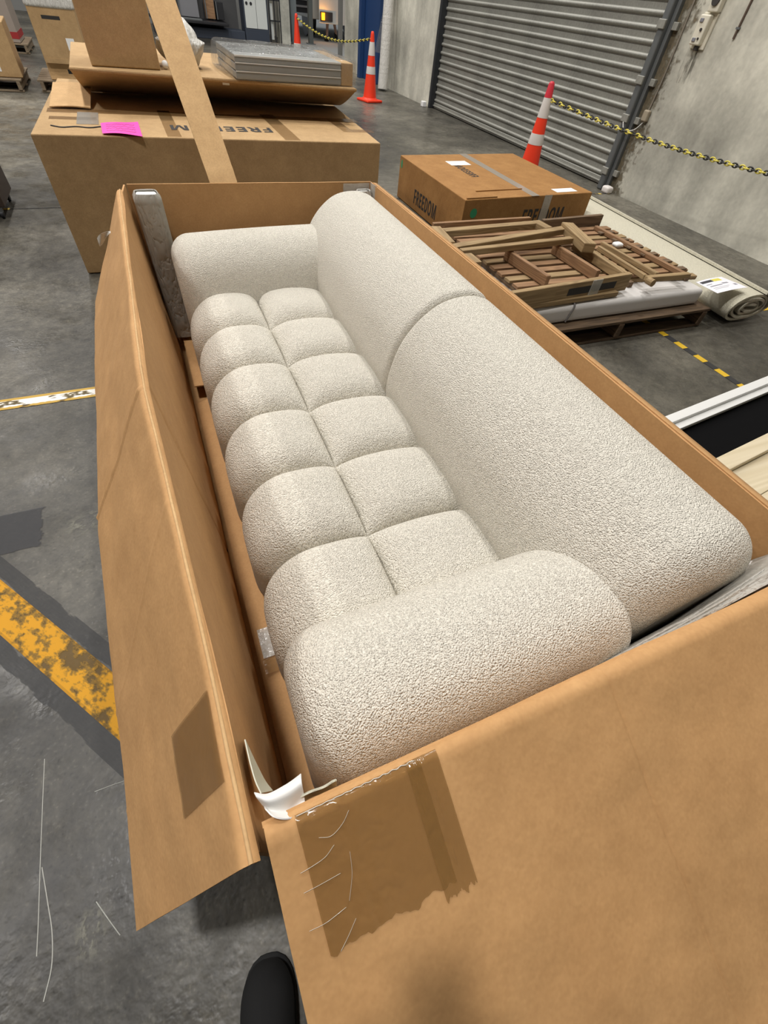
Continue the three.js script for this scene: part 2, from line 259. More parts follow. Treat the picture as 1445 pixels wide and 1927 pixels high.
{
  // yellow painted line, worn through in patches
  const a = atY(0, 1140), b = atY(241, 1346), d = new THREE.Vector3().subVectors(b, a).normalize(); const A = a.clone().addScaledVector(d, -2.4), B = b.clone().addScaledVector(d, 0.5), L = A.distanceTo(B);
  const t = wearTex(1024, 64, (u, v) => { const n = yellowWear(u * 5, v * 0.2), m = yellowWear(u * 26, v * 1.0); const wear = n * 0.62 + m * 0.58; const e = Math.min(v, 1 - v); const al = e < 0.05 ? 0.75 : 1; const k = wear > 0.625 ? 0.28 : wear > 0.585 ? 0.55 : wear > 0.55 ? 0.85 : 1; return [lerp(0.36, 0.80, k), lerp(0.29, 0.57, k), lerp(0.14, 0.05, k), al * (wear > 0.70 ? 0.55 : 1)]; });
  const m = new THREE.MeshStandardMaterial({ map: t, roughness: 0.75, transparent: true });
  tag(part('painted_line', strip(A, B, 0.112, 0.002), m, scene, null, { keepUV: true }), 'worn wide yellow line painted diagonally on the concrete floor', 'floor line');
  // darker sealed bands along it
  const dk = wearTex(256, 32, (u, v) => { const n = yellowWear(u * 6, 0.2), m = yellowWear(u * 6, 0.7), g = yellowWear(u * 20, v * 2); return [0.20, 0.20, 0.20, v > (n - 0.4) * 0.7 && v < 1 - (m - 0.4) * 0.7 ? 0.45 + 0.3 * g : 0]; });
  const dm = new THREE.MeshStandardMaterial({ map: dk, roughness: 0.55, transparent: true });
  const nrm = new THREE.Vector3(-d.z, 0, d.x);
  for (const s of [-1, 1]) tag(part('old_line_edge', strip(A.clone().addScaledVector(nrm, s * 0.082), B.clone().addScaledVector(nrm, s * 0.082), 0.055, 0.0012), dm, scene, null, { keepUV: true }), s < 0 ? 'dark stained band along one edge of the yellow line' : 'dark stained band along the other edge of the yellow line', 'floor stain');
}
{ // joint filled with white filler between yellow edges
  const z = -2.19, x0 = -4.5, x1 = 5.4;
  const t = wearTex(1024, 32, (u, v) => { const n = yellowWear(u * 14, v * 0.2), m = yellowWear(u * 34, 0.3 + v * 0.5); if (v < 0.2 + 0.1 * (m - 0.5) || v > 0.78) return n > 0.62 ? [0.33, 0.27, 0.16, 0.9] : [0.74, 0.60, 0.28, 1]; if (m > 0.56) return [0.36, 0.31, 0.20, 1]; return [0.90, 0.89, 0.86, 1]; });
  tag(part('joint_filler', strip(new THREE.Vector3(x0, 0, z), new THREE.Vector3(x1, 0, z - 0.03), 0.085, 0.002), new THREE.MeshStandardMaterial({ map: t, roughness: 0.8, transparent: true }), scene, null, { keepUV: true }), 'chipped white floor joint filler with yellow edges', 'floor line');
  const t2 = wearTex(1024, 16, (u, v) => { const n = yellowWear(u * 8, 0.2), w = Math.abs(v - 0.5 - (yellowWear(u * 3, 0.7) - 0.5) * 0.5); if (n > 0.57) return [0.80, 0.70, 0.36, w < 0.33 ? 1 : 0]; return [0.16, 0.15, 0.14, w < 0.14 ? 0.95 : 0]; });
  tag(part('floor_joint', strip(new THREE.Vector3(-5, 0, -4.94), new THREE.Vector3(5.4, 0, -4.99), 0.06, 0.002), new THREE.MeshStandardMaterial({ map: t2, roughness: 0.8, transparent: true }), scene, null, { keepUV: true }), 'dark floor joint with flecks of old yellow paint', 'floor joint');
}
{ // black and yellow hazard tape at the right
  const t = thing('hazard_tape', 'black and yellow striped hazard tape running out from under the pallet', 'floor tape');
  const yl = mat([0.66, 0.42, 0.02], 0.5), bl = mat([0.022, 0.022, 0.025], 0.5);
  for (let k = 0; k < 30; k++) { const z = -3.6 + k * 0.088; const g = bx(0.05, 0.0012, 0.086, 3.142, 0.0014, z); g.applyMatrix4(new THREE.Matrix4().makeShear(0, 0, 0, 0, 0, 0)); part('stripe', g, k % 2 ? yl : bl, t); }
  const y2 = thing('floor_tape', 'short yellow floor tape beside the rolled rug', 'floor tape');
  part('stripe', span(4.22, 4.9, 0.0004, 0.0018, -2.06, -2.0), yl, y2);
}
{ // pale scratches and scuffs
  const sc = mat([0.42, 0.42, 0.38], 0.8), P = (l, r) => new THREE.TubeGeometry(new THREE.CatmullRomCurve3(l.map(([u, v]) => { const p = atY(u, v); p.y = 0.0006; return p; })), 30, r, 4, false).scale(1, 0.3, 1);
  tag(part('floor_scratch', P([[84, 1428], [80, 1520], [76, 1620], [72, 1740], [69, 1800]], 0.0014), sc, scene), 'long straight pale scratch in the floor', 'scratch');
  tag(part('floor_scratch', P([[79, 1632], [90, 1700], [98, 1755], [97, 1820], [82, 1885]], 0.0016), sc, scene), 'bowed pale scratch branching off the long scratch', 'scratch');
  tag(part('floor_scratch', P([[181, 1697], [204, 1730], [226, 1760]], 0.0016), sc, scene), 'short pale scratch below the flap corner', 'scratch');
  tag(part('floor_scratch', P([[178, 1490], [215, 1476], [252, 1464]], 0.001), sc, scene), 'thin pale scratch running under the flap edge', 'scratch');
  const smear = wearTex(128, 64, (u, v) => { const e = Math.min(u, 1 - u) * 3, n = yellowWear(u * 1.5, v); return [0.58, 0.57, 0.52, Math.max(0, Math.min(0.55, (n - 0.40) * 2.4)) * Math.min(1, e) * Math.min(1, Math.min(v, 1 - v) * 4)]; });
  const sm = new THREE.MeshStandardMaterial({ map: smear, roughness: 0.9, transparent: true });
  tag(part('floor_scuff', strip(atY(110, 1010), atY(216, 960), 0.12), sm, scene, null, { keepUV: true }), 'pale dusty scuff beside the long flap', 'stain');
  tag(part('floor_scuff', strip(atY(130, 1770), atY(210, 1745), 0.10), sm, scene, null, { keepUV: true }), 'pale oval scuff near the flap corner', 'stain');
  const dp = wearTex(64, 64, (u, v) => { const n = yellowWear(u * 0.5, v * 0.5) - 0.5; return [0.20, 0.20, 0.21, (u > 0.04 + n * 0.1 && u < 0.96 + n * 0.1 && v > 0.06 + n * 0.1 && v < 0.94) ? 0.72 : 0]; });
  tag(part('floor_patch', strip(new THREE.Vector3(-1.12, 0, -1.37), new THREE.Vector3(-0.69, 0, -1.37), 0.22), new THREE.MeshStandardMaterial({ map: dp, roughness: 0.6, transparent: true }), scene, null, { keepUV: true }), 'dark squarish patch beside the yellow line', 'stain');
}

// ------------------------------------------------------------ the open carton
const RIM = 0.76, CX0 = -0.085, CX1 = 1.055, CZ0 = -2.55, CZ1 = -0.066, TH = 0.007;
const ridgeX = curve([[-2.56, -0.112], [-2.44, -0.126], [-1.69, -0.132], [-0.98, -0.127], [-0.62, -0.108], [-0.37, -0.095], [-0.167, -0.085], [-0.03, -0.079]]);
function groove(d, w, depth) { return Math.abs(d) < w ? depth * (0.5 + 0.5 * Math.cos(Math.PI * d / w)) : 0; }
const wob = fbm(301, 4, 4);
const carton = thing('open_carton', 'huge open cardboard carton with flaps folded out around the white sofa', 'carton');
{
  // left wall leaning out, creased across at one point
  part('side_wall', sheet(220, 40, (u, v) => { const z = lerp(CZ0, -0.045, u), y = lerp(0.004, RIM, v); const xb = -0.082; let x = lerp(xb, ridgeX(z), Math.pow(v, 0.9)); x -= groove(z + 1.0 + 0.03 * (1 - v), 0.012, 0.006); x += (wob(z, y) - 0.5) * 0.006; return [x, y, z]; }, TH), card, carton, null, { keepUV: true });
  // left flap folded over and hanging outside
  const fl = 0.528, ca = -0.26 / 0.528, sa = -0.46 / 0.528, rr = 0.008;
  const flapL = (u, s) => { const z0 = lerp(CZ0 + 0.10, -0.036, u); const xr = ridgeX(z0); let x, y; const arc = rr * 2.6;
    const z = z0 - 0.012 * s / fl;
    if (s < arc) { const t = s / arc * 2.6; x = xr - rr + rr * Math.cos(t); y = RIM + rr * Math.sin(t) - 0.002; } else { const t = 2.6, q = s - arc; x = xr - rr + rr * Math.cos(t) + ca * q; y = RIM + rr * Math.sin(t) + sa * q; }
    const nrm = [sa, -ca]; let o = groove(z + 0.985 + 0.05 * s / fl, 0.009, 0.005) + groove(z - (-0.62) - 0.35 * s, 0.008, 0.0016) + groove(z - (-0.50) - 0.5 * (s), 0.006, 0.0012) - (wob(z * 0.8, s) - 0.5) * 0.014; if (s < 0.02) o *= s / 0.02;
    return [x + nrm[0] * o, y + nrm[1] * o, z]; };
  const fsheet = sheet(420, 60, (u, v) => flapL(u, v * fl), 0.006);
  part('flap', fsheet, card, carton, 'long flap hanging outside, creased near its middle', { keepUV: true });
  part('worn_edge', tube(Array.from({ length: 60 }, (_, i) => { const p = flapL(i / 59, 0.012); return [p[0] + 0.001, p[1] + 0.0015 + 0.0008 * Math.sin(i * 1.7), p[2]]; }), 0.0030, 240, 6), cardPale, carton, 'scuffed pale fold edge');
  // tape on the flap
  const tp = (u0, u1, s0, s1, sk, m, lab) => part('packing_tape', sheet(18, 14, (u, v) => { const s = lerp(s0, s1, v), uu = lerp(u0, u1, u) + sk * v; const p = flapL(uu, s); return [p[0] - 0.0046 * 0.87, p[1] + 0.0046 * 0.5 + 0.001, p[2]]; }, 0.0005), m, carton, lab, { keepUV: true });
  tp(0.913, 0.962, 0.02, 0.19, 0.0, tapeBrown, 'brown parcel tape on the long flap');
  // right wall with its flap hanging outside, far wall, near wall
  part('side_wall', sheet(160, 24, (u, v) => { const z = lerp(CZ0, CZ1, u), y = lerp(0.004, RIM, v); let x = CX1 - 0.012 * Math.sin(Math.PI * Math.min(1, u * 1.02)) * 0 + 0.006 * Math.sin(u * 3.1) * v; x += groove(z + 1.50, 0.010, 0.005) + groove(z + 1.46, 0.007, 0.003); x += (wob(z, y) - 0.5) * 0.005; return [x, y, z]; }, TH), card, carton, null, { keepUV: true });
  part('flap', sheet(60, 20, (u, v) => { const z = lerp(CZ0 + 0.02, CZ1 - 0.02, u), s = v * 0.5; const t = Math.min(s / 0.022, 1) * 2.9; const q = Math.max(0, s - 0.022); return [CX1 + 0.006 * Math.sin(u * 3.1) + 0.009 - 0.009 * Math.cos(t) + 0.06 * q + TH * 0.2, RIM + 0.009 * Math.sin(t) - q, z]; }, 0.006), card, carton, null, { keepUV: true });
  part('end_wall', sheet(80, 24, (u, v) => { const x = lerp(CX0 - 0.02, CX1, u), y = lerp(0.004, RIM, v); return [x, y, CZ0 + (wob(x, y) - 0.5) * 0.008 - 0.006]; }, TH), card, carton, null, { keepUV: true });
  part('end_wall', sheet(80, 24, (u, v) => { const x = lerp(-0.068, CX1, u), y = lerp(0.004, RIM, v); return [x, y, CZ1 + (wob(x, y) - 0.5) * 0.006]; }, TH), card, carton, null, { keepUV: true });
  // near flap folded out towards the floor
  const FA = 28 * deg, nca = Math.cos(FA), nsa = -Math.sin(FA), nl = 0.575, tA = Math.PI - (Math.PI / 2 - FA) ;
  const flapN = (x, s) => { const arc = rr * tA; let z, y; if (s < arc) { const t = s / rr; z = CZ1 + rr - rr * Math.cos(t); y = RIM + rr * Math.sin(t) - 0.002; } else { const t = tA, q = s - arc; z = CZ1 + rr - rr * Math.cos(t) + nca * q; y = RIM + rr * Math.sin(t) + nsa * q; }
    let o = (wob(x * 0.9, s) - 0.5) * 0.016 - groove(x - 0.452 - 0.02 * s, 0.006, 0.003) - groove(x - 0.80 - 0.05 * s, 0.006, 0.0015); if (s < 0.02) o *= s / 0.02; return [x, y + o * nca, z - o * nsa]; };
  part('flap', sheet(300, 60, (u, v) => flapN(lerp(-0.066 - 0.012 * v, CX1 - 0.01, u), v * nl), 0.006), card, carton, 'broad end flap folded out over the floor', { keepUV: true });
  const crk = fbm(333, 9, 3);
  const tpN = (x0, x1, s0, s1, sk, lift, m, lab) => part('packing_tape', sheet(50, 50, (u, v) => { const s = lerp(s0, s1 + 0.03 * (crk(u, 0.5) - 0.5), v), x = lerp(x0, x1, u) + sk * s; const p = flapN(x, s); const w = Math.pow(Math.abs(crk(u * 0.7, v * 0.9) - 0.5) * 2, 0.5); const o = lift + 0.0012 * (u < 0.62 ? w : 0.1); return [p[0], p[1] + o, p[2] + o * 0.5]; }, 0.0005), m, carton, lab, { keepUV: true });
  tpN(-0.030, 0.135, 0.004, 0.158, 0.0, 0.0034, tapeBrown, 'crinkled brown parcel tape on the end flap');
  tpN(0.115, 0.160, 0.004, 0.170, 0.0, 0.0040, tapeBrown, 'second strip of brown tape');
  const gloss = phys([0.62, 0.58, 0.50], 0.06, { clearcoat: 1, clearcoatRoughness: 0.03 });  // pale tubes along the tape wrinkles, drawn as their bright glints
  const onFlap = (u, v) => { const d = ray(u, v), n = new THREE.Vector3(0, nca, -nsa), p0 = new THREE.Vector3(0, RIM, CZ1 + rr), t = p0.clone().sub(CAM).dot(n) / d.dot(n), p = CAM.clone().addScaledVector(d, t); const s = Math.hypot(p.y - RIM, p.z - CZ1 - rr), q = flapN(p.x, s + 0.012); return new THREE.Vector3(q[0], q[1] + 0.0052, q[2] + 0.0026); };
  for (const l of [[[566, 1640], [590, 1626], [612, 1610], [628, 1588]], [[572, 1676], [600, 1662], [640, 1640]], [[582, 1744], [612, 1730], [650, 1702]], [[640, 1782], [655, 1752], [668, 1722]], [[600, 1575], [622, 1572], [644, 1548], [655, 1524]], [[656, 1690], [661, 1640], [657, 1600]]]) part('tape_wrinkle_glint', tube(l.map(([u, v]) => onFlap(u, v)), 0.00025, 20, 5), gloss, carton);
  part('tape_wrinkle_glint', tube(Array.from({ length: 26 }, (_, i) => { const x = lerp(-0.028, 0.128, i / 25), p = flapN(x, 0.011); return [p[0], p[1] + 0.0042 + 0.0008 * Math.sin(i * 2.3), p[2] + 0.001 * Math.sin(i * 3.1)]; }), 0.0006, 90, 5), gloss, carton);
  // torn strip of the far flap standing up from the rim
  const b0 = new THREE.Vector3(0.312, RIM - 0.005, CZ0 - 0.012), dir = new THREE.Vector3(-0.083, 0.53, -0.49).normalize(), ac = new THREE.Vector3(1, 0.05, -0.12).normalize();
  part('torn_flap_strip', sheet(6, 40, (u, v) => { const s = v * 1.02; const p = b0.clone().addScaledVector(dir, s).addScaledVector(ac, (u - 0.5) * 0.126); p.y += groove(s - 0.05, 0.012, 0.004); p.z += 0.02 * Math.sin(v * 3); return [p.x, p.y, p.z]; }, 0.005), cardPale, carton, 'pale narrow strip of flap sticking up from the far rim', { keepUV: true });
  part('bottom', span(CX0 + 0.006, CX1 - 0.006, 0.002, 0.012, CZ0 + 0.004, CZ1 - 0.006), card, carton);
  part('inner_liner', sheet(80, 10, (u, v) => { const z = lerp(-1.93, CZ1 - 0.02, u), x = lerp(CX0 + 0.022, 0.5, v); return [x, 0.044 + 0.006 * Math.sin(z * 3) - groove(z + 1.02, 0.012, 0.008) - (v < 0.1 ? 0.02 * (1 - v * 10) : 0), z]; }, 0.006), card, carton, null, { keepUV: true });
  part('inner_liner', sheet(10, 10, (u, v) => { const z = lerp(-2.48, -1.99, u), x = lerp(CX0 + 0.03, 0.5, v); return [x, 0.075 + 0.01 * u, z]; }, 0.006), card, carton, null, { keepUV: true });
  part('packing_tape', span(-0.046, 0.03, 0.0515, 0.0525, -0.655, -0.555), tapeClear, carton, 'clear tape over white paper inside the carton');
  part('packing_tape', span(-0.05, 0.03, 0.0515, 0.0525, -0.552, -0.505), tapeBrown, carton, 'brown tape inside the carton');
  part('packing_tape', sheet(10, 6, (u, v) => { const x = lerp(0.90, 1.045, u), y = RIM - 0.004 - v * 0.05; return [x, y, CZ0 + 0.004 + 0.003 * Math.sin(u * 5)]; }, 0.0006), tapeClear, carton, 'clear tape at the far corner', { keepUV: true });
  part('packing_tape', sheet(10, 6, (u, v) => { const z = lerp(-2.545, -2.46, u), y = RIM + 0.003 - v * 0.10; return [CX1 - 0.006 - 0.003 * Math.sin(u * 5), y, z]; }, 0.0006), tapeClear, carton, null, { keepUV: true });
  // loose clear tape tail on the far left corner
  part('tape_tail', sheet(20, 4, (u, v) => [-0.15 - 0.13 * u, 0.60 + 0.03 * Math.sin(u * 3.4) + (v - 0.5) * 0.02 * (1 + 0.8 * Math.sin(u * 9)), -2.40 + 0.008 * Math.sin(u * 14 + v * 3)], 0.0006), tapeClear, carton, 'curled tail of clear tape', { keepUV: true });
  part('tape_tail', sheet(8, 8, (u, v) => [-0.150 - 0.022 * u, 0.68 - 0.09 * v, -2.41 - 0.004 * u], 0.0006), tapeClear, carton, null, { keepUV: true });
}

// corner posts wrapped in plastic film
function wrapPost(name, label, x, z, y0, y1, rx, rz, m, seed) {
  const n = fbm(seed, 5, 3), segs = 36, rows = 40, t = thing(name, label, 'packing foam', [x, y0, z]);
  const g = sheet(segs, rows, (u, v) => { const a = u * Math.PI * 2, c = Math.cos(a), s = Math.sin(a), e = 0.55, pl = 1 + 0.28 * (n(u * 1.0, 0.2 + v * 0.10) - 0.5) + 0.16 * (n(u * 2, 0.6 + v * 0.06) - 0.5); const k = v > 0.985 ? 0.82 : 1; return [-Math.sign(c) * Math.pow(Math.abs(c), e) * rx * pl * k, v * (y1 - y0), Math.sign(s) * Math.pow(Math.abs(s), e) * rz * pl * k]; }, 0.003);
  part('film_wrap', g, m, t, null, { keepUV: true });
  part('foam_core', bx(rx * 1.6, y1 - y0 - 0.012, rz * 1.6, 0, (y1 - y0) / 2, 0, 0.01), foamPaper, t);
  return t;
}
wrapPost('corner_post', 'grey plastic wrapped corner post standing at the carton end behind the sofa arm', -0.036, -2.488, 0.10, 0.748, 0.056, 0.048, filmGrey, 401);
wrapPost('corner_post', 'plastic wrapped corner post at the far end of the sofa back', 1.00, -2.515, 0.014, 0.735, 0.04, 0.026, filmPale, 403);
{
  // film fold draped along the near wall
  const n = fbm(411, 6, 4);
  const fb = thing('film_wrapped_pad', 'wrinkled grey plastic film pad wedged between the sofa back and the end wall', 'plastic film', [0, 0, 0]);
  part('film_wrap', sheet(70, 30, (u, v) => { const x = lerp(0.58, 1.047, u), w = lerp(0.034, 0.085, Math.pow(Math.max(0, (x - 0.80) / 0.247), 1.5)); const top = lerp(0.56, 0.735, Math.min(1, (x - 0.58) / 0.36)); const k = n(u * 0.25, v * 1.2) - 0.5, k2 = n(u * 0.6, v * 2.4) - 0.5; return [x, top - 0.012 * v - 0.20 * Math.pow(v, 4) + 0.035 * k * Math.sin(Math.PI * v) + 0.015 * k2 * Math.sin(Math.PI * v), CZ1 - 0.008 - w * v - 0.004]; }, 0.0012), filmGrey, fb, null, { keepUV: true });
  part('foam_core', span(0.97, 1.045, 0.02, 0.66, -0.145, -0.076, 0.01), foamPaper, fb);
  // torn white foam scrap in the near left corner
  const top = [[478, 1492], [503, 1496], [536, 1478], [566, 1455]].map(([u, v]) => atY(u, v, 0.762)), bot = [[500, 1523], [517, 1538], [545, 1540], [574, 1520]].map(([u, v]) => atY(u, v, 0.770));
  const ct = new THREE.CatmullRomCurve3(top), cb = new THREE.CatmullRomCurve3(bot);
  tag(part('foam_scrap', sheet(24, 16, (u, v) => { const a = ct.getPoint(u), b = cb.getPoint(u), p = a.lerp(b, v); p.y += 0.012 * Math.sin(v * 6.28) * (0.5 + 0.5 * u) + 0.006 * Math.sin(u * 5); return [p.x, p.y, p.z]; }, 0.0015), foamPaper, scene, null, { keepUV: true }), 'torn piece of white foam sheet poking out of the carton corner', 'foam sheet');
  const gl = [[452, 1395], [462, 1440], [472, 1475], [482, 1497]].map(([u, v]) => atY(u, v, 0.745)), gi = [[454, 1396], [474, 1440], [492, 1475], [505, 1492]].map(([u, v]) => atY(u, v, 0.66));
  const c1 = new THREE.CatmullRomCurve3(gl), c2 = new THREE.CatmullRomCurve3(gi);
  tag(part('foam_scrap', sheet(20, 6, (u, v) => { const p = c1.getPoint(u).lerp(c2.getPoint(u), v); return [p.x + 0.006, p.y, p.z]; }, 0.0015), foamGreen, scene, null, { keepUV: true }), 'thin greenish foam film curling over the long wall of the carton', 'foam sheet');
  const g3 = new THREE.CatmullRomCurve3([[572, 1527], [592, 1508], [612, 1500], [630, 1497], [640, 1490]].map(([u, v]) => atY(u, v, 0.755)));
  tag(part('foam_scrap', sheet(20, 6, (u, v) => { const p = g3.getPoint(u); return [p.x, p.y - v * 0.05 + 0.006 * Math.sin(u * 9), Math.min(p.z, CZ1 - 0.012) - 0.004 * Math.sin(v * 3)]; }, 0.0015), foamGreen, scene, null, { keepUV: true }), 'thin greenish foam film standing above the end wall rim', 'foam sheet');
}

// ------------------------------------------------------------ the sofa
const sofa = thing('sofa', 'cream boucle sofa with tufted seat lying in the open carton', 'sofa', [0, 0, 0]);
function puff(x0, x1, y0, y1, z0, z1, rx, ry, rz, bul, warp, n = 46) {
  const g = new THREE.BoxGeometry(2, 2, 2, n, n, n); g.deleteAttribute('uv'); g.deleteAttribute('normal');
  const m = mergeVertices(g, 1e-5), p = m.attributes.position, hx = (x1 - x0) / 2, hy = (y1 - y0) / 2, hz = (z1 - z0) / 2;
  const q = [0, 0, 0], h = [hx, hy, hz], r = [rx, ry, rz];
  for (let i = 0; i < p.count; i++) {
    const a = [p.getX(i), p.getY(i), p.getZ(i)];
    let d = [0, 0, 0], c = [0, 0, 0];
    for (let k = 0; k < 3; k++) { // spread grid lines so the round edges get half of them
      const s = Math.sign(a[k]), t = Math.abs(a[k]), inner = 1 - r[k] / h[k]; const tt = t < 0.5 ? t / 0.5 * inner : inner + (t - 0.5) / 0.5 * (r[k] / h[k]);
      q[k] = s * tt; c[k] = Math.max(-inner, Math.min(inner, q[k])); d[k] = (q[k] - c[k]) * h[k] / r[k];
    }
    const l = Math.hypot(d[0], d[1], d[2]), mx = Math.max(Math.abs(d[0]), Math.abs(d[1]), Math.abs(d[2]));
    if (l > 1e-6) for (let k = 0; k < 3; k++) d[k] = d[k] / l * mx;
    const o = [0, 0, 0]; for (let k = 0; k < 3; k++) o[k] = c[k] * h[k] + d[k] * r[k];
    const f = k => Math.max(0, 1 - Math.pow(Math.abs(o[k]) / h[k], 2.2));
    o[0] += Math.sign(o[0]) * bul[0] * f(1) * f(2) * Math.abs(o[0]) / hx; o[1] += Math.sign(o[1]) * bul[1] * f(0) * f(2) * Math.abs(o[1]) / hy; o[2] += Math.sign(o[2]) * bul[2] * f(0) * f(1) * Math.abs(o[2]) / hz;
    let X = (x0 + x1) / 2 + o[0], Y = (y0 + y1) / 2 + o[1], Z = (z0 + z1) / 2 + o[2];
    if (warp) [X, Y, Z] = warp(X, Y, Z);
    p.setXYZ(i, X, Y, Z);
  }
  m.computeVertexNormals(); return m;
}
function loft(prof, a0, a1, ra, rb, to) {     // sweep a closed soft profile between a0 and a1 with rounded ends
  const c = new THREE.CatmullRomCurve3(prof.map(p => new THREE.Vector3(p[0], p[1], 0)), true, 'centripetal'), n = 110, P = [], Nn = [];
  for (let i = 0; i < n; i++) { const t = c.getPointAt(i / n), d = c.getTangentAt(i / n); P.push(t); Nn.push([d.y, -d.x]); }
  let area = 0; for (let i = 0; i < n; i++) { const q = P[(i + 1) % n]; area += P[i].x * q.y - q.x * P[i].y; } const sg = area > 0 ? 1 : -1;
  const st = []; for (let k = 0; k <= 14; k++) { const t = k / 14 * Math.PI / 2; st.push([a0 + ra * (1 - Math.sin(t)) * 0 + ra * (1 - Math.cos(t)), ra * (1 - Math.sin(t))]); }
  const m = 40; for (let k = 1; k < m; k++) st.push([a0 + ra + (a1 - rb - a0 - ra) * k / m, 0]); for (let k = 14; k >= 0; k--) { const t = k / 14 * Math.PI / 2; st.push([a1 - rb * (1 - Math.cos(t)), rb * (1 - Math.sin(t))]); }
  const pos = [], idx = [];
  const len = c.getLength(), uvs = []; let run = 0, pa0 = null; for (const [a, ins] of st) { if (pa0) run += Math.hypot(a - pa0[0], ins - pa0[1]); pa0 = [a, ins]; for (let i = 0; i <= n; i++) { const k = i % n; pos.push(...to(a, P[k].x - sg * Nn[k][0] * ins, P[k].y - sg * Nn[k][1] * ins)); uvs.push(i / n * len, run); } }
  for (let j = 0; j + 1 < st.length; j++) for (let i = 0; i < n; i++) { const M = n + 1, q = i + 1; idx.push(j * M + i, j * M + q, (j + 1) * M + q, j * M + i, (j + 1) * M + q, (j + 1) * M + i); }
  let cx = 0, cy = 0; for (const p of P) { cx += p.x / n; cy += p.y / n; }
  for (const [j, a] of [[0, a0], [st.length - 1, a1]]) { const b = pos.length / 3, M = n + 1; pos.push(...to(a, cx, cy)); uvs.push(0.5, 0.5); for (let i = 0; i < n; i++) { const q = i + 1; j ? idx.push(j * M + i, j * M + q, b) : idx.push(j * M + q, j * M + i, b); } }
  const g = new THREE.BufferGeometry(); g.setAttribute('position', new THREE.Float32BufferAttribute(pos, 3)); g.setAttribute('uv', new THREE.Float32BufferAttribute(uvs, 2)); g.setIndex(idx);
  g.computeBoundingBox(); const bc = g.boundingBox.getCenter(new THREE.Vector3()); const A = new THREE.Vector3(), B = new THREE.Vector3(), C = new THREE.Vector3(); let vol = 0; const pa = g.attributes.position;
  for (let i = 0; i < idx.length; i += 3) { A.fromBufferAttribute(pa, idx[i]).sub(bc); B.fromBufferAttribute(pa, idx[i + 1]).sub(bc); C.fromBufferAttribute(pa, idx[i + 2]).sub(bc); vol += A.dot(B.cross(C)); }
  if (vol < 0) { for (let i = 0; i < idx.length; i += 3) { const t = idx[i]; idx[i] = idx[i + 1]; idx[i + 1] = t; } g.setIndex(idx); }
  g.computeVertexNormals(); { const nm = g.attributes.normal, M = n + 1; for (let j = 0; j < st.length; j++) { const a = j * M, b = j * M + n, x = nm.getX(a) + nm.getX(b), y = nm.getY(a) + nm.getY(b), z = nm.getZ(a) + nm.getZ(b), l = Math.hypot(x, y, z) || 1; nm.setXYZ(a, x / l, y / l, z / l); nm.setXYZ(b, x / l, y / l, z / l); } }
  return g;
}
const SEAT = 0.390, AMP = 0.080, zs = [-0.37, -0.665, -0.96, -1.258, -1.56, -1.862, -2.165];
function tuftFront(za, zb) {
  // profile from the centre seam over the seat and down the front
  const fx = 0.07, R = 0.10;
  const L1 = 0.322 - fx - R, L2 = R * Math.PI / 2, L3 = SEAT - R - 0.07;
  const P = s => { if (s < L1) return [0.322 - s, SEAT, 0, 1]; if (s < L1 + L2) { const a = (s - L1) / R; return [fx + R - R * Math.sin(a), SEAT - R + R * Math.cos(a), -Math.sin(a), Math.cos(a)]; } const q = s - L1 - L2; return [fx, SEAT - R - q, -1, 0]; };
  const LT = L1 + L2 + L3, nu = 34, nv = 44, g = new THREE.PlaneGeometry(1, 1, nu, nv), p = g.attributes.position, hz = (zb - za) / 2, zc = (za + zb) / 2;
  for (let i = 0; i < p.count; i++) {
    let u = p.getX(i) * 2, t = p.getY(i) + 0.5; u = Math.sign(u) * (1 - Math.pow(1 - Math.abs(u), 1.7)); t = t < 0.3 ? 0.3 * Math.pow(t / 0.3, 1.8) : t;
    const s = t * LT, [x, y, nx, ny] = P(s);
    const fu = 1 - Math.pow(Math.abs(u), 3.3), tb = Math.min(1, s / 0.15), fs = 1 - Math.pow(1 - tb, 3.0), te = Math.min(1, (LT - s) / 0.08), fe = 0.45 + 0.55 * Math.min(1, te);
    const o = AMP * Math.sqrt(Math.max(0, fu * fs)) * fe;
    p.setXYZ(i, x + nx * o, y + ny * o, zc + u * hz); g.attributes.uv.setXY(i, s * 1.15, (zc + u * hz) * 1.08);
  }
  const idx = g.index; const m = g; m.computeVertexNormals(); const nn = m.attributes.normal; let up2 = 0; for (let i = 0; i < nn.count; i++) up2 += nn.getY(i); if (up2 < 0) { const a = idx.array; for (let i = 0; i < a.length; i += 3) { const t = a[i]; a[i] = a[i + 1]; a[i + 1] = t; } m.computeVertexNormals(); }
  return m;
}
function tuftBack(za, zb) {
  const xa = 0.322, xb = 0.66, nu = 34, g = new THREE.PlaneGeometry(1, 1, nu, nu), p = g.attributes.position, hz = (zb - za) / 2, zc = (za + zb) / 2;
  for (let i = 0; i < p.count; i++) { let u = p.getX(i) * 2, w = p.getY(i) * 2; u = Math.sign(u) * (1 - Math.pow(1 - Math.abs(u), 1.7)); w = Math.sign(w) * (1 - Math.pow(1 - Math.abs(w), 1.7)); const f = (1 - Math.pow(Math.abs(u), 3.3)) * (1 - Math.pow(Math.abs(w), 3.3)); p.setXYZ(i, (xa + xb) / 2 + w * (xb - xa) / 2, SEAT + AMP * Math.sqrt(Math.max(0, f)) - 0.012 * (w > 0 ? w : 0), zc + u * hz); g.attributes.uv.setXY(i, 1.7 + w * 0.18, (zc + u * hz) * 1.08); }
  g.computeVertexNormals(); if (g.attributes.normal.getY(600) < 0) { const a = g.index.array; for (let i = 0; i < a.length; i += 3) { const t = a[i]; a[i] = a[i + 1]; a[i + 1] = t; } g.computeVertexNormals(); }
  return g;
}
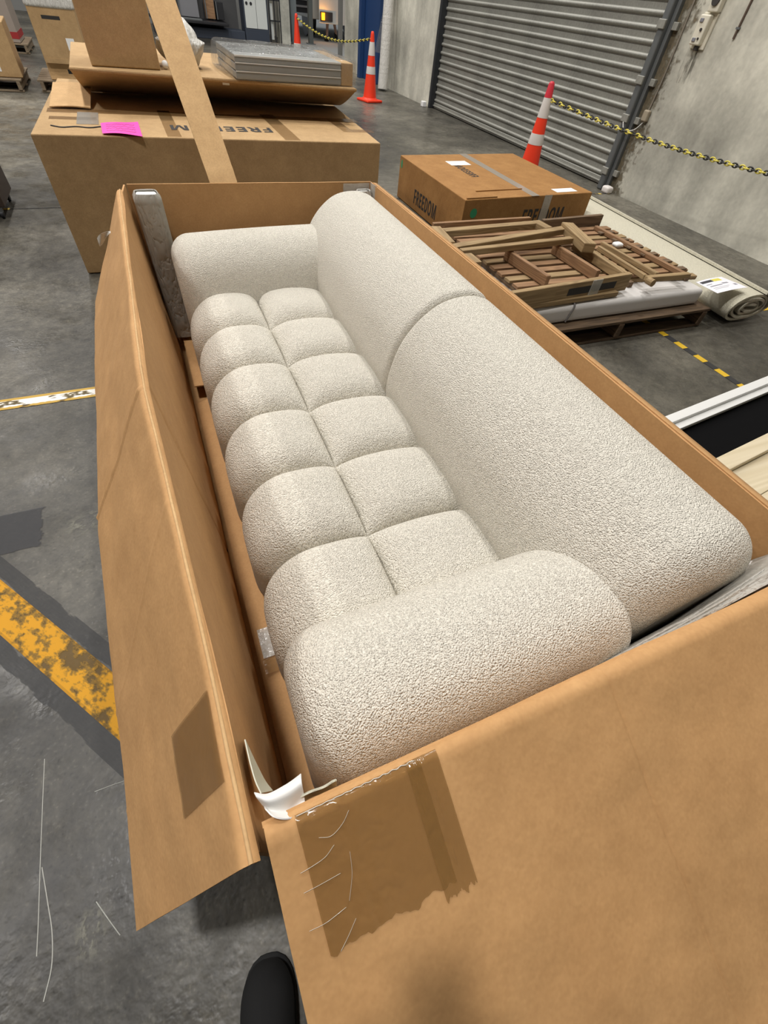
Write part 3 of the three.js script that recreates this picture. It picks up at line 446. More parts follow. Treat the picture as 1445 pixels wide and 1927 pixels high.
{
  part('base', span(0.075, 0.98, 0.055, SEAT - 0.02, -2.40, -0.12, 0.02), boucle, sofa);
  for (let k = 0; k < 6; k++) { part('seat_tuft', tuftFront(zs[k + 1], zs[k]), boucle, sofa, 'front seat tuft rolling over the seat edge', { keepUV: true }); part('seat_tuft', tuftBack(zs[k + 1], zs[k]), boucle, sofa, null, { keepUV: true }); }
  // arms: a soft slab profile (z, y) swept from front to back; the other arm is its mirror
  const armP = [[-0.440, 0.36], [-0.418, 0.475], [-0.372, 0.570], [-0.30, 0.625], [-0.22, 0.643], [-0.15, 0.633], [-0.104, 0.588], [-0.084, 0.50], [-0.080, 0.30], [-0.092, 0.12], [-0.15, 0.066], [-0.34, 0.066], [-0.41, 0.13]];
  part('arm', loft(armP, -0.002, 0.70, 0.092, 0.03, (a, p, q) => [a, q + 0.008 * Math.sin(Math.PI * a / 0.7) - 0.012 * (1 - a / 0.7), p]), boucle, sofa, null, { keepUV: true });
  part('arm', loft(armP, -0.002, 0.70, 0.092, 0.03, (a, p, q) => [a, q + 0.004 * Math.sin(Math.PI * a / 0.7) - 0.02 * (1 - a / 0.7), -2.535 - p]), boucle, sofa, null, { keepUV: true });
  // back in two pieces: upright face rolling over the top
  const backP = [[0.625, 0.40], [0.622, 0.465], [0.632, 0.530], [0.655, 0.605], [0.688, 0.662], [0.738, 0.714], [0.80, 0.752], [0.87, 0.766], [0.935, 0.762], [0.992, 0.738], [1.030, 0.685], [1.045, 0.60], [1.046, 0.50], [1.042, 0.25], [1.03, 0.09], [0.94, 0.066], [0.72, 0.066], [0.64, 0.10], [0.626, 0.25]];
  part('back_cushion', loft(backP, -1.270, -0.118, 0.028, 0.095, (a, p, q) => [p, q, a]), boucle, sofa, 'back cushion over the seat by the broad end flap', { keepUV: true });
  part('back_cushion', loft(backP, -2.445, -1.268, 0.085, 0.028, (a, p, q) => [p, q + 0.004, a]), boucle, sofa, 'back cushion at the far end of the sofa', { keepUV: true });
}

// ------------------------------------------------------------ big carton behind and the things on it
function prism(foot, y0, y1) { const s = new THREE.Shape(foot.map(([x, z]) => new THREE.Vector2(x, -z))); const g = new THREE.ExtrudeGeometry(s, { depth: y1 - y0 - 0.012, bevelEnabled: true, bevelThickness: 0.006, bevelSize: 0.006, bevelOffset: -0.006, bevelSegments: 2 }); g.rotateX(-Math.PI / 2); g.translate(0, y0 + 0.006, 0); return g; }
const BH = 0.73;
{
  const t = thing('sealed_carton', 'long sealed brown carton with a pink note, standing behind the open carton', 'carton');
  part('box_body', prism([[-0.55, -3.60], [1.52, -3.545], [1.66, -5.35], [-0.49, -5.45]], 0.004, BH), cardDull, t);
  const tp = (x0, x1, z0, z1, m, l) => part('packing_tape', span(x0, x1, BH, BH + 0.0012, z0, z1), m, t, l);
  tp(0.155, 0.235, -4.35, -3.60, tapeBrown); tp(0.865, 0.965, -4.35, -3.575, tapeBrown);
  part('packing_tape', span(-0.50, 1.6, BH, BH + 0.0014, -4.30, -4.18), tapeBrown, t);
  part('packing_tape', span(-0.48, -0.22, BH, BH + 0.001, -4.06, -3.98), tapeBrown, t);
  part('packing_tape', span(-0.33, -0.21, BH + 0.001, BH + 0.0022, -4.20, -3.86), tapeClear, t, 'crinkled clear tape');
  part('packing_tape', span(1.36, 1.44, BH, BH + 0.0012, -4.25, -3.85), tapeBrown, t);
  part('packing_tape', span(1.44, 1.6, BH, BH + 0.0012, -3.93, -3.85), tapeBrown, t);
  part('packing_tape', span(-0.50, -0.42, BH - 0.15, BH - 0.005, -3.6045, -3.6015), tapeBrown, t);
  part('packing_tape', span(-0.40, -0.22, 0.02, 0.14, -3.6035, -3.599), tapeBrown, t);
  const lt = lettering('FREEDOM', 0.135, 0.64); lt.rotateX(-Math.PI / 2); lt.rotateY(Math.PI); lt.translate(0.835, BH + 0.0018, -3.905); part('printed_lettering', lt, ink, t, 'black printed word FREEDOM', { keepUV: true });
  // raised torn flap end at the far left
  part('loose_flap', sheet(12, 8, (u, v) => [lerp(-0.485, -0.25, u) + 0.02 * v, BH + 0.008 + 0.05 * v + 0.006 * Math.sin(u * 3), lerp(-4.28, -4.78, v)], 0.006), cardPale, t, 'lifted end of the top flap', { keepUV: true });
  part('tear', tube([[-0.46, BH + 0.002, -3.80], [-0.40, BH + 0.002, -3.76], [-0.33, BH + 0.002, -3.785], [-0.26, BH + 0.002, -3.765], [-0.20, BH + 0.002, -3.80]], 0.004, 30, 4), ink, t, 'scribbled marker line');
}
{ // pink note
  const c = document.createElement('canvas'); c.width = 256; c.height = 112; const x = c.getContext('2d'); x.fillStyle = '#f24fae'; x.fillRect(0, 0, 256, 112); x.strokeStyle = '#8d2a6a'; x.lineWidth = 4; const R = rng(8);
  for (const y of [26, 46, 66, 86]) { x.beginPath(); for (let i = 0; i <= 24; i++) { const X = 32 + i * 8, Y = y + (R() - 0.5) * 9; i ? x.lineTo(X, Y) : x.moveTo(X, Y); } x.stroke(); }
  const ct = new THREE.CanvasTexture(c); ct.colorSpace = THREE.SRGBColorSpace;
  const Q = [[193, 252], [268, 256], [259, 228], [190, 234]].map(([a, b]) => atY(a, b, BH + 0.006)); const g = sheet(12, 8, (u, v) => { const p = Q[0].clone().lerp(Q[1], u).lerp(Q[3].clone().lerp(Q[2], u), v); return [p.x, BH + 0.004 + 0.005 * Math.sin(u * 4 + v) + 0.004, p.z]; }, 0.0006);
  const uv = g.attributes.uv; for (let i = 0; i < uv.count; i++) uv.setXY(i, uv.getX(i) / Q[0].distanceTo(Q[1]), uv.getY(i) / Q[0].distanceTo(Q[3]));
  tag(part('sticky_note', g, new THREE.MeshStandardMaterial({ map: ct, roughness: 0.8 }), scene, null, { keepUV: true }), 'bright pink handwritten note on the sealed brown carton', 'note');
}
const TY = 0.93;    // top of the flat carton
const E0 = atY(129, 126, TY), E1 = atY(671, 167, TY);
{
  const t = thing('flat_carton', 'wide flat carton with undercut sloping side lying on the sealed carton', 'carton');
  part('front_panel', sheet(30, 20, (u, v) => { const k = v; return [lerp(lerp(-0.27, 1.65, u), lerp(E0.x, E1.x, u), k), lerp(BH + 0.010, TY - 0.004, Math.pow(k, 1.25)), lerp(lerp(-4.93, -4.82, u), lerp(E0.z, E1.z, u), k)]; }, 0.007), cardDull, t, null, { keepUV: true });
  part('top_panel', prism([[E0.x, E0.z], [E1.x, E1.z], [E1.x + 0.05, -5.5], [E0.x - 0.02, -5.55]], TY - 0.018, TY), cardDull, t);
  part('back_panel', span(-0.25, 1.55, BH + 0.006, TY - 0.02, -5.34, -5.32), cardDull, t);
  part('bottom_panel', span(-0.26, 1.6, BH + 0.004, BH + 0.010, -5.34, -4.94), cardDull, t);
  const lp = atY(424, 153, TY - 0.02); part('label', bx(0.045, 0.03, 0.002, lp.x, TY - 0.022, lp.z + 0.012), paperWhite, t, 'small white sticker');
}
{
  const A = atY(173, 125, TY + 0.001), B = atY(303, 133, TY + 0.001), w = A.distanceTo(B);
  const t = thing('upright_carton', 'plain tall brown carton standing on the flat carton', 'carton', [A.x, TY + 0.001, A.z], -Math.atan2(B.z - A.z, B.x - A.x));
  part('box_body', bx(w, 0.85, 0.42, w / 2, 0.426, -0.215, 0.008), cardDull, t); part('packing_tape', bx(0.07, 0.001, 0.42, w / 2, 0.8525, -0.215), tapeBrown, t);
}
{ // plastic wrapped flat package
  const A = atY(446, 151, TY + 0.001), B = atY(642, 163, TY + 0.001), w = A.distanceTo(B);
  const t = thing('wrapped_package', 'grey flat panels stacked and wrapped in clear plastic', 'package', [A.x, TY + 0.001, A.z], -Math.atan2(B.z - A.z, B.x - A.x));
  const grey = mat([0.27, 0.28, 0.275], 0.35), hh = 0.040, D = 0.72;
  for (let k = 0; k < 3; k++) part('panel', bx(w, hh - 0.003, D, w / 2, 0.003 + (k + 0.5) * hh, -D / 2 - 0.004, 0.006), grey, t);
  for (const y of [hh + 0.003, 2 * hh + 0.003, 3 * hh - 0.004]) part('panel_edge', bx(w - 0.004, y > 0.1 ? 0.008 : 0.005, 0.004, w / 2, y, -0.003), paperWhite, t);
  part('cardboard_end', bx(0.09, 0.118, D - 0.02, w + 0.047, 0.061, -D / 2, 0.006), cardDull, t);
  const n = fbm(501, 6, 3);
  const film = puff(-0.025, w + 0.11, 0.001, 0.134, -D - 0.03, 0.012, 0.03, 0.03, 0.012, [0, 0.002, 0], (x, y, z) => [x - (x < 0.1 ? 0.05 * Math.max(0, Math.sin((z + 0.9) * 4)) * (1 - y / 0.14) : 0), y + (y > 0.1 ? 0.022 * (n(x, z) - 0.35) * Math.min(1, Math.max(0, -z * 4)) : 0), z], 24);
  part('plastic_wrap', film, clearFilm, t, 'clear shiny plastic wrap');
}
{ // plastic bag behind the strip
  const c = atY(348, 134, TY);
  const t = thing('plastic_bag', 'crumpled white plastic bag standing beside the upright carton', 'bag', [c.x + 0.02, TY + 0.001, c.z - 0.20]);
  const n = fbm(511, 5, 4);
  const g = puff(-0.13, 0.14, 0.002, 0.22, -0.12, 0.12, 0.11, 0.1, 0.1, [0.02, 0.02, 0.02], (x, y, z) => { const k = 0.06 * (n(x * 2 + 0.3, y * 2 + z) - 0.5) * Math.min(1, y / 0.05); return [x + k - (y > 0.14 ? x * 0.3 : 0), y, z + k]; }, 22);
  part('bag_film', g, filmPale, t);
  const q = atY(312, 130, TY); tag(part('tissue_wad', new THREE.IcosahedronGeometry(0.022, 2).translate(q.x, TY + 0.023, q.z + 0.02), paperWhite, scene), 'small wad of white tissue beside the plastic bag', 'tissue');
}

// ------------------------------------------------------------ amber carton
{
  const h = 0.355, c = [[2.40, -5.05], [2.365, -3.645], [3.845, -3.77], [3.86, -5.17]];
  const t = thing('amber_carton', 'square amber carton with black lettering and grey tape, near the roller door', 'carton');
  part('box_body', prism([c[1], c[2], c[3], c[0]], 0.004, h), cardAmber, t);
  const V = ([x, z], y) => new THREE.Vector3(x, y, z);
  // local frames of the two visible sides
  const put = (g, o, ux, uy, name, m, label, keep = true) => { const nz = new THREE.Vector3().crossVectors(ux, uy); g.applyMatrix4(new THREE.Matrix4().makeBasis(ux, uy, nz).setPosition(o)); return part(name, g, m, t, label, { keepUV: keep }); };
  const Y = new THREE.Vector3(0, 1, 0), fx = new THREE.Vector3().subVectors(V(c[2], 0), V(c[1], 0)).normalize(), lx = new THREE.Vector3().subVectors(V(c[1], 0), V(c[0], 0)).normalize();
  const fn = new THREE.Vector3().crossVectors(fx, Y), ln = new THREE.Vector3().crossVectors(lx, Y);
  put(lettering('FREEDOM', 0.125, 0.50), V(c[1], 0.13).addScaledVector(fx, 0.68).addScaledVector(fn, 0.0015), fx, Y, 'printed_lettering', ink, 'black printed word FREEDOM');
  put(lettering('FREEDOM', 0.12, 0.50), V(c[0], 0.06).addScaledVector(lx, 0.42).addScaledVector(ln, 0.0015), lx, Y, 'printed_lettering', ink, 'black printed word FREEDOM');
  const tl = lettering('FREEDOM', 0.09, 0.40); put(tl, V(c[0], h + 0.0012).addScaledVector(lx, 0.80).addScaledVector(fx, 0.42), lx.clone().negate(), fx.clone(), 'printed_lettering', ink, 'small black printed word FREEDOM');
  const q = (w, d) => bx(w, d, 0.0012);
  put(q(0.09, 1.42), V(c[0], h + 0.0008).addScaledVector(lx, 0.70).addScaledVector(fx, 0.77), fx, lx.clone().negate(), 'packing_tape', tapeGrey, 'grey shiny tape along the lid', false);
  put(q(0.09, 0.30), V(c[1], h - 0.15).addScaledVector(fx, 0.93).addScaledVector(fn, 0.002), fx, Y, 'packing_tape', tapeGrey, null, false);
  put(q(0.24, 0.15), V(c[0], h + 0.001).addScaledVector(lx, 0.34).addScaledVector(fx, 0.52), fx, lx.clone().negate(), 'label', paperWhite, 'white address label', false);
  put(q(0.26, 0.10), V(c[1], h + 0.001).addScaledVector(lx, -0.10).addScaledVector(fx, 1.20), fx, lx.clone().negate(), 'label', paperWhite, 'white paper slip', false);
  const green = mat([0.04, 0.30, 0.13], 0.8);
  put(new THREE.CircleGeometry(0.036, 18), V(c[1], h - 0.10).addScaledVector(fx, 0.11).addScaledVector(fn, 0.0014), fx, Y, 'stamp', green, 'green round stamp');
  put(new THREE.CircleGeometry(0.03, 18).scale(0.6, 1.2, 1), V(c[0], h - 0.06).addScaledVector(lx, 0.05).addScaledVector(ln, 0.0014), lx, Y, 'stamp', green, 'green smudged stamp');
  // lid flap edges standing proud
  put(bx(0.52, 0.012, 0.008, 0.26), V(c[1], h + 0.004).addScaledVector(fx, 0.22).addScaledVector(lx, -0.19), fx, lx.clone().negate(), 'lid_flap_edge', cardAmber, null, false);
  put(bx(0.32, 0.012, 0.01, 0.16), V(c[1], h + 0.005).addScaledVector(fx, 0.02).addScaledVector(lx, -0.015), fx, lx.clone().negate(), 'lid_flap_edge', cardAmber, null, false);
}

// ------------------------------------------------------------ pallets
function pallet(name, label, x0, x1, z0, z1, mA, mB, group) {
  const t = thing(name, label, 'pallet', [(x0 + x1) / 2, 0, (z0 + z1) / 2], 0, group), w = x1 - x0, d = z1 - z0, R = rng(Math.round(x0 * 100 + 999));
  for (let k = 0; k < 7; k++) part('deck_board', bx(w - 0.01 * R(), 0.019, d / 7 - 0.028, 0, 0.1255, -d / 2 + (k + 0.5) * d / 7, 0.003), R() > 0.5 ? mA : mB, t, null, { axis: 'x' });
  for (const s of [-1, 0, 1]) { part('bearer', bx(0.045, 0.092, d - 0.02, s * (w / 2 - 0.05), 0.069, 0, 0.004), mA, t, null, { axis: 'z' }); }
  for (const s of [-1, 0, 1]) part('bottom_board', bx(w - 0.03, 0.018, 0.10, 0, 0.012, s * (d / 2 - 0.07), 0.003), mA, t, null, { axis: 'x' });
  return t;
}
pallet('pallet', 'dark weathered pallet under the white slab and teak furniture', 1.82, 3.55, -3.25, -1.92, palletWood, palletWood);
{
  const t = thing('foam_slab', 'flat white slab wrapped in paper lying on the dark pallet', 'slab');
  part('slab_body', puff(1.78, 3.47, 0.136, 0.245, -3.05, -2.01, 0.03, 0.03, 0.03, [0, 0.004, 0], null, 18), mat([0.60, 0.58, 0.555], 0.75, { bumpMap: cardBump, bumpScale: 0.002 }), t);
  part('seam', tube([[2.275, 0.245, -2.14], [2.27, 0.247, -2.02], [2.25, 0.2, -2.006], [2.235, 0.145, -2.007]], 0.006, 24, 5), mat([0.16, 0.15, 0.14], 0.9), t, 'dark torn seam');
}
// teak furniture: boards placed by the ends of their top faces
function board(t, name, p, q, y, w, th, m) {
  const a = atY(p[0], p[1], y), b = atY(q[0], q[1], y), d = new THREE.Vector3().subVectors(b, a), L = d.length();
  const g = bx(L, th, w, 0, -th / 2, 0, Math.min(0.005, th / 5)); const gg = uvBox(g, 'x'); const R = rng(Math.round(p[0] * 7 + q[1])); const uv = gg.attributes.uv, o = R() * 5; for (let i = 0; i < uv.count; i++) uv.setXY(i, uv.getX(i) + o, uv.getY(i) + o * 0.7);
  const ms = part(name, gg, m, t, null, { keepUV: true }); ms.position.copy(a).add(b).multiplyScalar(0.5); ms.rotation.y = -Math.atan2(d.z, d.x); return ms;
}
{
  const t = thing('slatted_panel', 'flat slatted teak panel lying lowest on the white slab', 'slatted panel');
  // slats of the lower panel run across; rails along
  for (let k = 0; k < 10; k++) { const z = -2.24 - k * 0.092; part('slat', bx(1.52, 0.018, 0.062, 2.70, 0.292, z, 0.003), k % 3 === 1 ? teak : teakRed, t, null, { axis: 'x' }); }
  for (const x of [1.98, 2.42, 2.86, 3.42]) part('rail', bx(0.04, 0.036, 1.02, x, 0.265, -2.66, 0.004), teakDark, t, null, { axis: 'z' });
  board(t, 'rail', [1158, 522], [1308, 516], 0.275, 0.055, 0.028, teak);
}
{
  const t = thing('folding_chair_frame', 'slim teak folding frame resting on the slatted panel, next to the rug', 'folding frame');
  board(t, 'side_rail', [1122, 424], [1288, 512], 0.335, 0.035, 0.032, teakRed);
  board(t, 'side_rail', [1134, 454], [1238, 513], 0.335, 0.028, 0.032, teak);
  board(t, 'side_rail', [1128, 462], [1216, 517], 0.335, 0.028, 0.032, teak);
  board(t, 'cross_rail', [1218, 520], [1298, 513], 0.345, 0.04, 0.03, teak);
  const e = atY(1220, 522, 0.345); part('peg', new THREE.CylinderGeometry(0.022, 0.022, 0.05, 14).rotateX(Math.PI / 2).translate(e.x, 0.33, e.z + 0.03), teak, t);
  for (let k = 0; k < 6; k++) { const p = [1128 + k * 27, 437 + k * 13.5]; board(t, 'slat', p, [p[0] + 26, p[1] - 2], 0.322, 0.045, 0.012, teakDark); }
}
{
  const t = thing('teak_table', 'large teak table frame on top of the furniture stack on the pallet', 'table frame');
  const fr = board(t, 'front_rail', [945, 552], [1188, 513], 0.375, 0.035, 0.105, teak); fr.geometry.computeBoundingBox(); const frx = fr.geometry.boundingBox.max.x;
  board(t, 'front_ledge', [960, 575], [1160, 546], 0.285, 0.05, 0.03, teak);
  board(t, 'cross_rail', [955, 468], [1034, 519], 0.37, 0.032, 0.066, teakRed);
  board(t, 'cross_rail', [1045, 457], [1128, 509], 0.37, 0.032, 0.066, teakRed);
  board(t, 'cross_rail', [1085, 452], [1178, 512], 0.37, 0.045, 0.06, teak);
  board(t, 'back_rail', [815, 419], [998, 408], 0.37, 0.03, 0.06, teakRed);
  board(t, 'back_rail', [1022, 413], [1134, 403], 0.375, 0.035, 0.12, teakDark);
  part('label_strip', bx(0.42, 0.042, 0.002, frx * 0.36, -0.052, 0.0186), ink, fr, 'black label strip');
  part('packing_tape', bx(0.085, 0.125, 0.006, frx * 0.40, -0.062, 0.0215, 0.002), tapeClear, fr, 'crumpled clear tape');
}
{
  const t = thing('teak_leg_pair', 'teak legs folded in a narrow V across the table frame', 'table legs');
  board(t, 'leg', [850, 462], [1082, 424], 0.418, 0.06, 0.04, teak);
  board(t, 'leg', [868, 469], [1076, 446], 0.415, 0.045, 0.038, teak);
  board(t, 'stretcher', [835, 432], [1010, 417], 0.418, 0.06, 0.04, teak);
  board(t, 'foot_block', [818, 425], [846, 455], 0.425, 0.08, 0.05, teak);
  board(t, 'foot_block', [1068, 418], [1112, 458], 0.44, 0.09, 0.06, teak);
  board(t, 'foot_block', [878, 476], [898, 493], 0.422, 0.07, 0.045, teak);
  board(t, 'end_block', [1008, 414], [1034, 428], 0.422, 0.07, 0.045, teak);
  const e = atY(868, 470, 0.405); part('bolt', new THREE.CylinderGeometry(0.014, 0.014, 0.02, 12).rotateX(Math.PI / 2).translate(e.x - 0.01, 0.388, e.z + 0.02), steelGrey, t, 'steel bolt end');
}
tag(part('paper_scrap', puff(-0.035, 0.035, 0, 0.025, -0.03, 0.03, 0.015, 0.01, 0.015, [0, 0.004, 0], null, 6).translate(3.12, 0.327, -2.62), paperWhite, scene), 'small white paper scrap caught on the slim teak frame', 'paper');

// rolled rug: a spiral of pile swept along z, flattened
{
  const t = thing('rolled_rug', 'thick cream rug rolled up flat, its spiral end showing, beside the pallet', 'rug', [3.955, 0, 0]);
  const rugMap = tex(256, (u, v) => { const f = (fabFib(u, v) - 0.5) * 0.22; return [0.80 + f, 0.78 + f, 0.70 + f]; }, true, 0.2);
  const rugM = mat([1, 1, 1], 0.95, { map: rugMap, bumpMap: boucleBump, bumpScale: 0.004 });
  const turns = 4.2, N = 150, th = 0.017;
  const f = (u) => { const a = u * turns * Math.PI * 2, r = lerp(0.02, 1, u); const rx = 0.115 + 0.165 * r, ry = 0.012 + 0.090 * r; const cx = Math.sign(Math.cos(a)) * Math.pow(Math.abs(Math.cos(a)), 0.85); return [0.0 + cx * rx * (0.45 + 0.55 * r) + 0.03 * (1 - r), 0.11 + Math.sin(a) * ry - 0.006]; };
  const slant = (x, z, y) => z;
  const g = sheet(N, 26, (u, v) => { const [x, y] = f(u); const z = lerp(-1.915, -5.1, v); return [x + 0.24 * (v) , y + 0.006, z + (v < 0.02 ? 0.01 * Math.sin(u * 40) : 0)]; }, th);
  part('pile', g, rugM, t, null, { keepUV: true });
}
{ // paper label on the rug
  const c = document.createElement('canvas'); c.width = 320; c.height = 220; const x = c.getContext('2d'); x.fillStyle = '#eceaf0'; x.fillRect(0, 0, 320, 220); x.fillStyle = '#3a3a40'; x.fillRect(18, 20, 130, 34); x.fillStyle = '#d9cf5a'; x.fillRect(150, 16, 100, 40); x.fillStyle = '#8f8f96'; x.fillRect(30, 78, 60, 10); x.fillRect(36, 108, 130, 14); x.fillRect(180, 92, 70, 18); x.fillRect(265, 130, 34, 26); x.fillStyle = '#b9b9bf'; x.fillRect(36, 142, 170, 8); x.fillRect(36, 160, 140, 8);
  const ct = new THREE.CanvasTexture(c); ct.colorSpace = THREE.SRGBColorSpace; ct.flipY = false;
  const P = [[1309, 531], [1357, 521], [1407, 541], [1350, 552]].map(([u, v]) => atY(u, v, 0.238));
  const g = sheet(12, 8, (u, v) => { const a = P[0].clone().lerp(P[1], u), b = P[3].clone().lerp(P[2], u), p = a.lerp(b, v); return [p.x, p.y + 0.006 * Math.sin(u * 3.1), p.z]; }, 0.001);
  const uv = g.attributes.uv, mu = Math.max(...[...Array(uv.count).keys()].map(i => uv.getX(i))), mv = Math.max(...[...Array(uv.count).keys()].map(i => uv.getY(i))); for (let i = 0; i < uv.count; i++) uv.setXY(i, uv.getX(i) / mu, uv.getY(i) / mv);
  tag(part('paper_label', g, new THREE.MeshStandardMaterial({ map: ct, roughness: 0.7 }), scene, null, { keepUV: true }), 'white printed sheet with black and yellow header on the rug', 'label');
}
// white framed cabinet lying beside the carton, pine panel on it
{
  const t = thing('white_cabinet', 'low white cabinet lying flat with a black inset panel, beside the carton', 'cabinet', [0, 0, 0]);
  const wh = mat([0.74, 0.74, 0.72], 0.35), bk = phys([0.004, 0.004, 0.0045], 0.95, { specularIntensity: 0.15 });
  const rot = new THREE.Matrix4().makeTranslation(1.3, 0, -0.80).multiply(new THREE.Matrix4().makeRotationY(0.115));
  const P = (n, g, m) => { g.applyMatrix4(rot); part(n, g, m, t); };
  P('side_panel', span(-0.05, 1.9, 0.004, 0.30, -0.045, 0.0, 0.003), wh); P('frame_lip', span(-0.05, 1.9, 0.262, 0.282, 0.0, 0.034, 0.003), wh);
  P('inset_panel', span(-0.05, 1.9, 0.02, 0.25, 0.0, 0.30, 0.003), bk); P('side_panel', span(-0.05, 1.9, 0.004, 0.30, 0.62, 0.64, 0.003), wh); P('end_panel', span(1.88, 1.9, 0.004, 0.30, 0, 0.62, 0.003), wh);
  P('base_panel', span(-0.05, 1.88, 0.02, 0.25, 0.30, 0.62, 0.003), bk);
  const t2 = thing('pine_panel', 'pale pine panel with a raised batten lying on the white cabinet', 'panel');
  const Q = (n, g) => { g.applyMatrix4(rot); part(n, g, pine, t2, null, { axis: 'x' }); };
  Q('plank', span(-0.04, 1.87, 0.252, 0.272, 0.265, 0.44, 0.003)); Q('plank', span(-0.04, 1.87, 0.252, 0.272, 0.442, 0.615, 0.003)); Q('batten', span(-0.04, 1.87, 0.2722, 0.30, 0.235, 0.305, 0.004));
}

// ------------------------------------------------------------ cones and chains
function cone(label, x, z, tilt, mt, mBand, mTip, upper = true) {
  const t = thing('traffic_cone', label, 'traffic cone', [x, 0, z], 0.3, 'traffic cones'); const Ht = 0.92, R = y => lerp(0.125, 0.028, (y - 0.04) / (Ht - 0.04));
  const seg = (a, b, o = 0) => new THREE.LatheGeometry([[R(a) + o - 0.006, a], [R(a) + o, a], [R(b) + o, b], [R(b) + o - 0.006, b]].map(p => new THREE.Vector2(...p)), 28);
  part('base', merge([bx(0.36, 0.035, 0.36, 0, 0.019, 0, 0.012), new THREE.CylinderGeometry(0.125, 0.16, 0.03, 28).translate(0, 0.045, 0)]), mt, t);
  part('body', new THREE.LatheGeometry([[0.125, 0.045], [R(0.3), 0.3], [R(0.6), 0.6], [R(0.88), 0.88], [0.026, Ht - 0.01], [0.016, Ht], [0.001, Ht]].map(p => new THREE.Vector2(...p)), 28), mt, t);
  part('reflective_band', seg(0.38, 0.48, 0.002), mBand, t); if (upper) part('reflective_band', seg(0.62, 0.79, 0.002), mBand, t);
  if (mTip) part('tip', new THREE.LatheGeometry([[R(0.79) + 0.002, 0.792], [R(0.9) + 0.002, 0.905], [0.018, Ht + 0.002], [0.001, Ht + 0.002]].map(p => new THREE.Vector2(...p)), 20), mTip, t, 'dark red tip');
  return t;
}
cone('orange traffic cone with two pale bands standing between blue column and roller door', 4.31, -10.72, 0, coneOrange, coneBand);
cone('orange traffic cone with white bands and dark red tip behind the amber carton', 4.40, -5.50, 0, coneOrange, coneBand, coneRed);
{ const p = atY(557, 25, 0.92); cone('orange traffic cone without upper band at the far end of the chain', p.x, p.z, 0, coneOrange, coneBand, null, false); }
cone('orange traffic cone holding the end of the long chain past the rug', 4.93, -1.50, 0, coneOrange, coneBand, coneRed);
const linkG = new THREE.TorusGeometry(0.0155, 0.0056, 5, 12).scale(1.5, 1, 1);
function chain(label, pts, cols) {
  const t = thing('plastic_chain', label, 'chain'); const c = new THREE.CatmullRomCurve3(pts), L = c.getLength(), n = Math.round(L / 0.035);
  const lg = uvBox(linkG);
  for (let k = 0; k < n; k++) { const u = (k + 0.5) / n, p = c.getPointAt(u), d = c.getTangentAt(u); const m = part('link', lg, cols[Math.floor(k / 2) % 2], t, null, { keepUV: true }); m.position.copy(p); m.quaternion.setFromUnitVectors(new THREE.Vector3(1, 0, 0), d); m.rotateX(k % 2 ? Math.PI / 2 : 0.2); }
  return t;
}
{
  const a = atZ(1038, 199, -5.46), e = atX(1445, 297, 5.0), b = atY(1215, 236, 0.71);
  const A = new THREE.Vector3(4.42, 0.775, -5.46);
  const E = new THREE.Vector3(4.75, 0.80, -2.90), pts = [];
  for (let k = 0; k <= 8; k++) { const s = k / 8 * 1.55, p = A.clone().lerp(E, s); p.y = lerp(A.y, A.y + 0.04, s / 1.55) - 0.10 * Math.sin(Math.PI * s / 1.55); pts.push(p); }
  chain('yellow and black plastic chain slung from the cone across the concrete wall', pts, [chainYellow, chainBlack]);
  const f = atY(557, 25, 0.92), B = new THREE.Vector3(f.x, 0.86, f.z), C = new THREE.Vector3(4.31, 0.83, -10.72), p2 = [];
  for (let k = 0; k <= 8; k++) { const s = k / 8, p = C.clone().lerp(B, s); p.y -= 0.16 * Math.sin(Math.PI * s); p2.push(p); }
  chain('thin yellow and black chain hanging between two cones by the dock opening', p2, [chainYellow, chainBlack]);
}

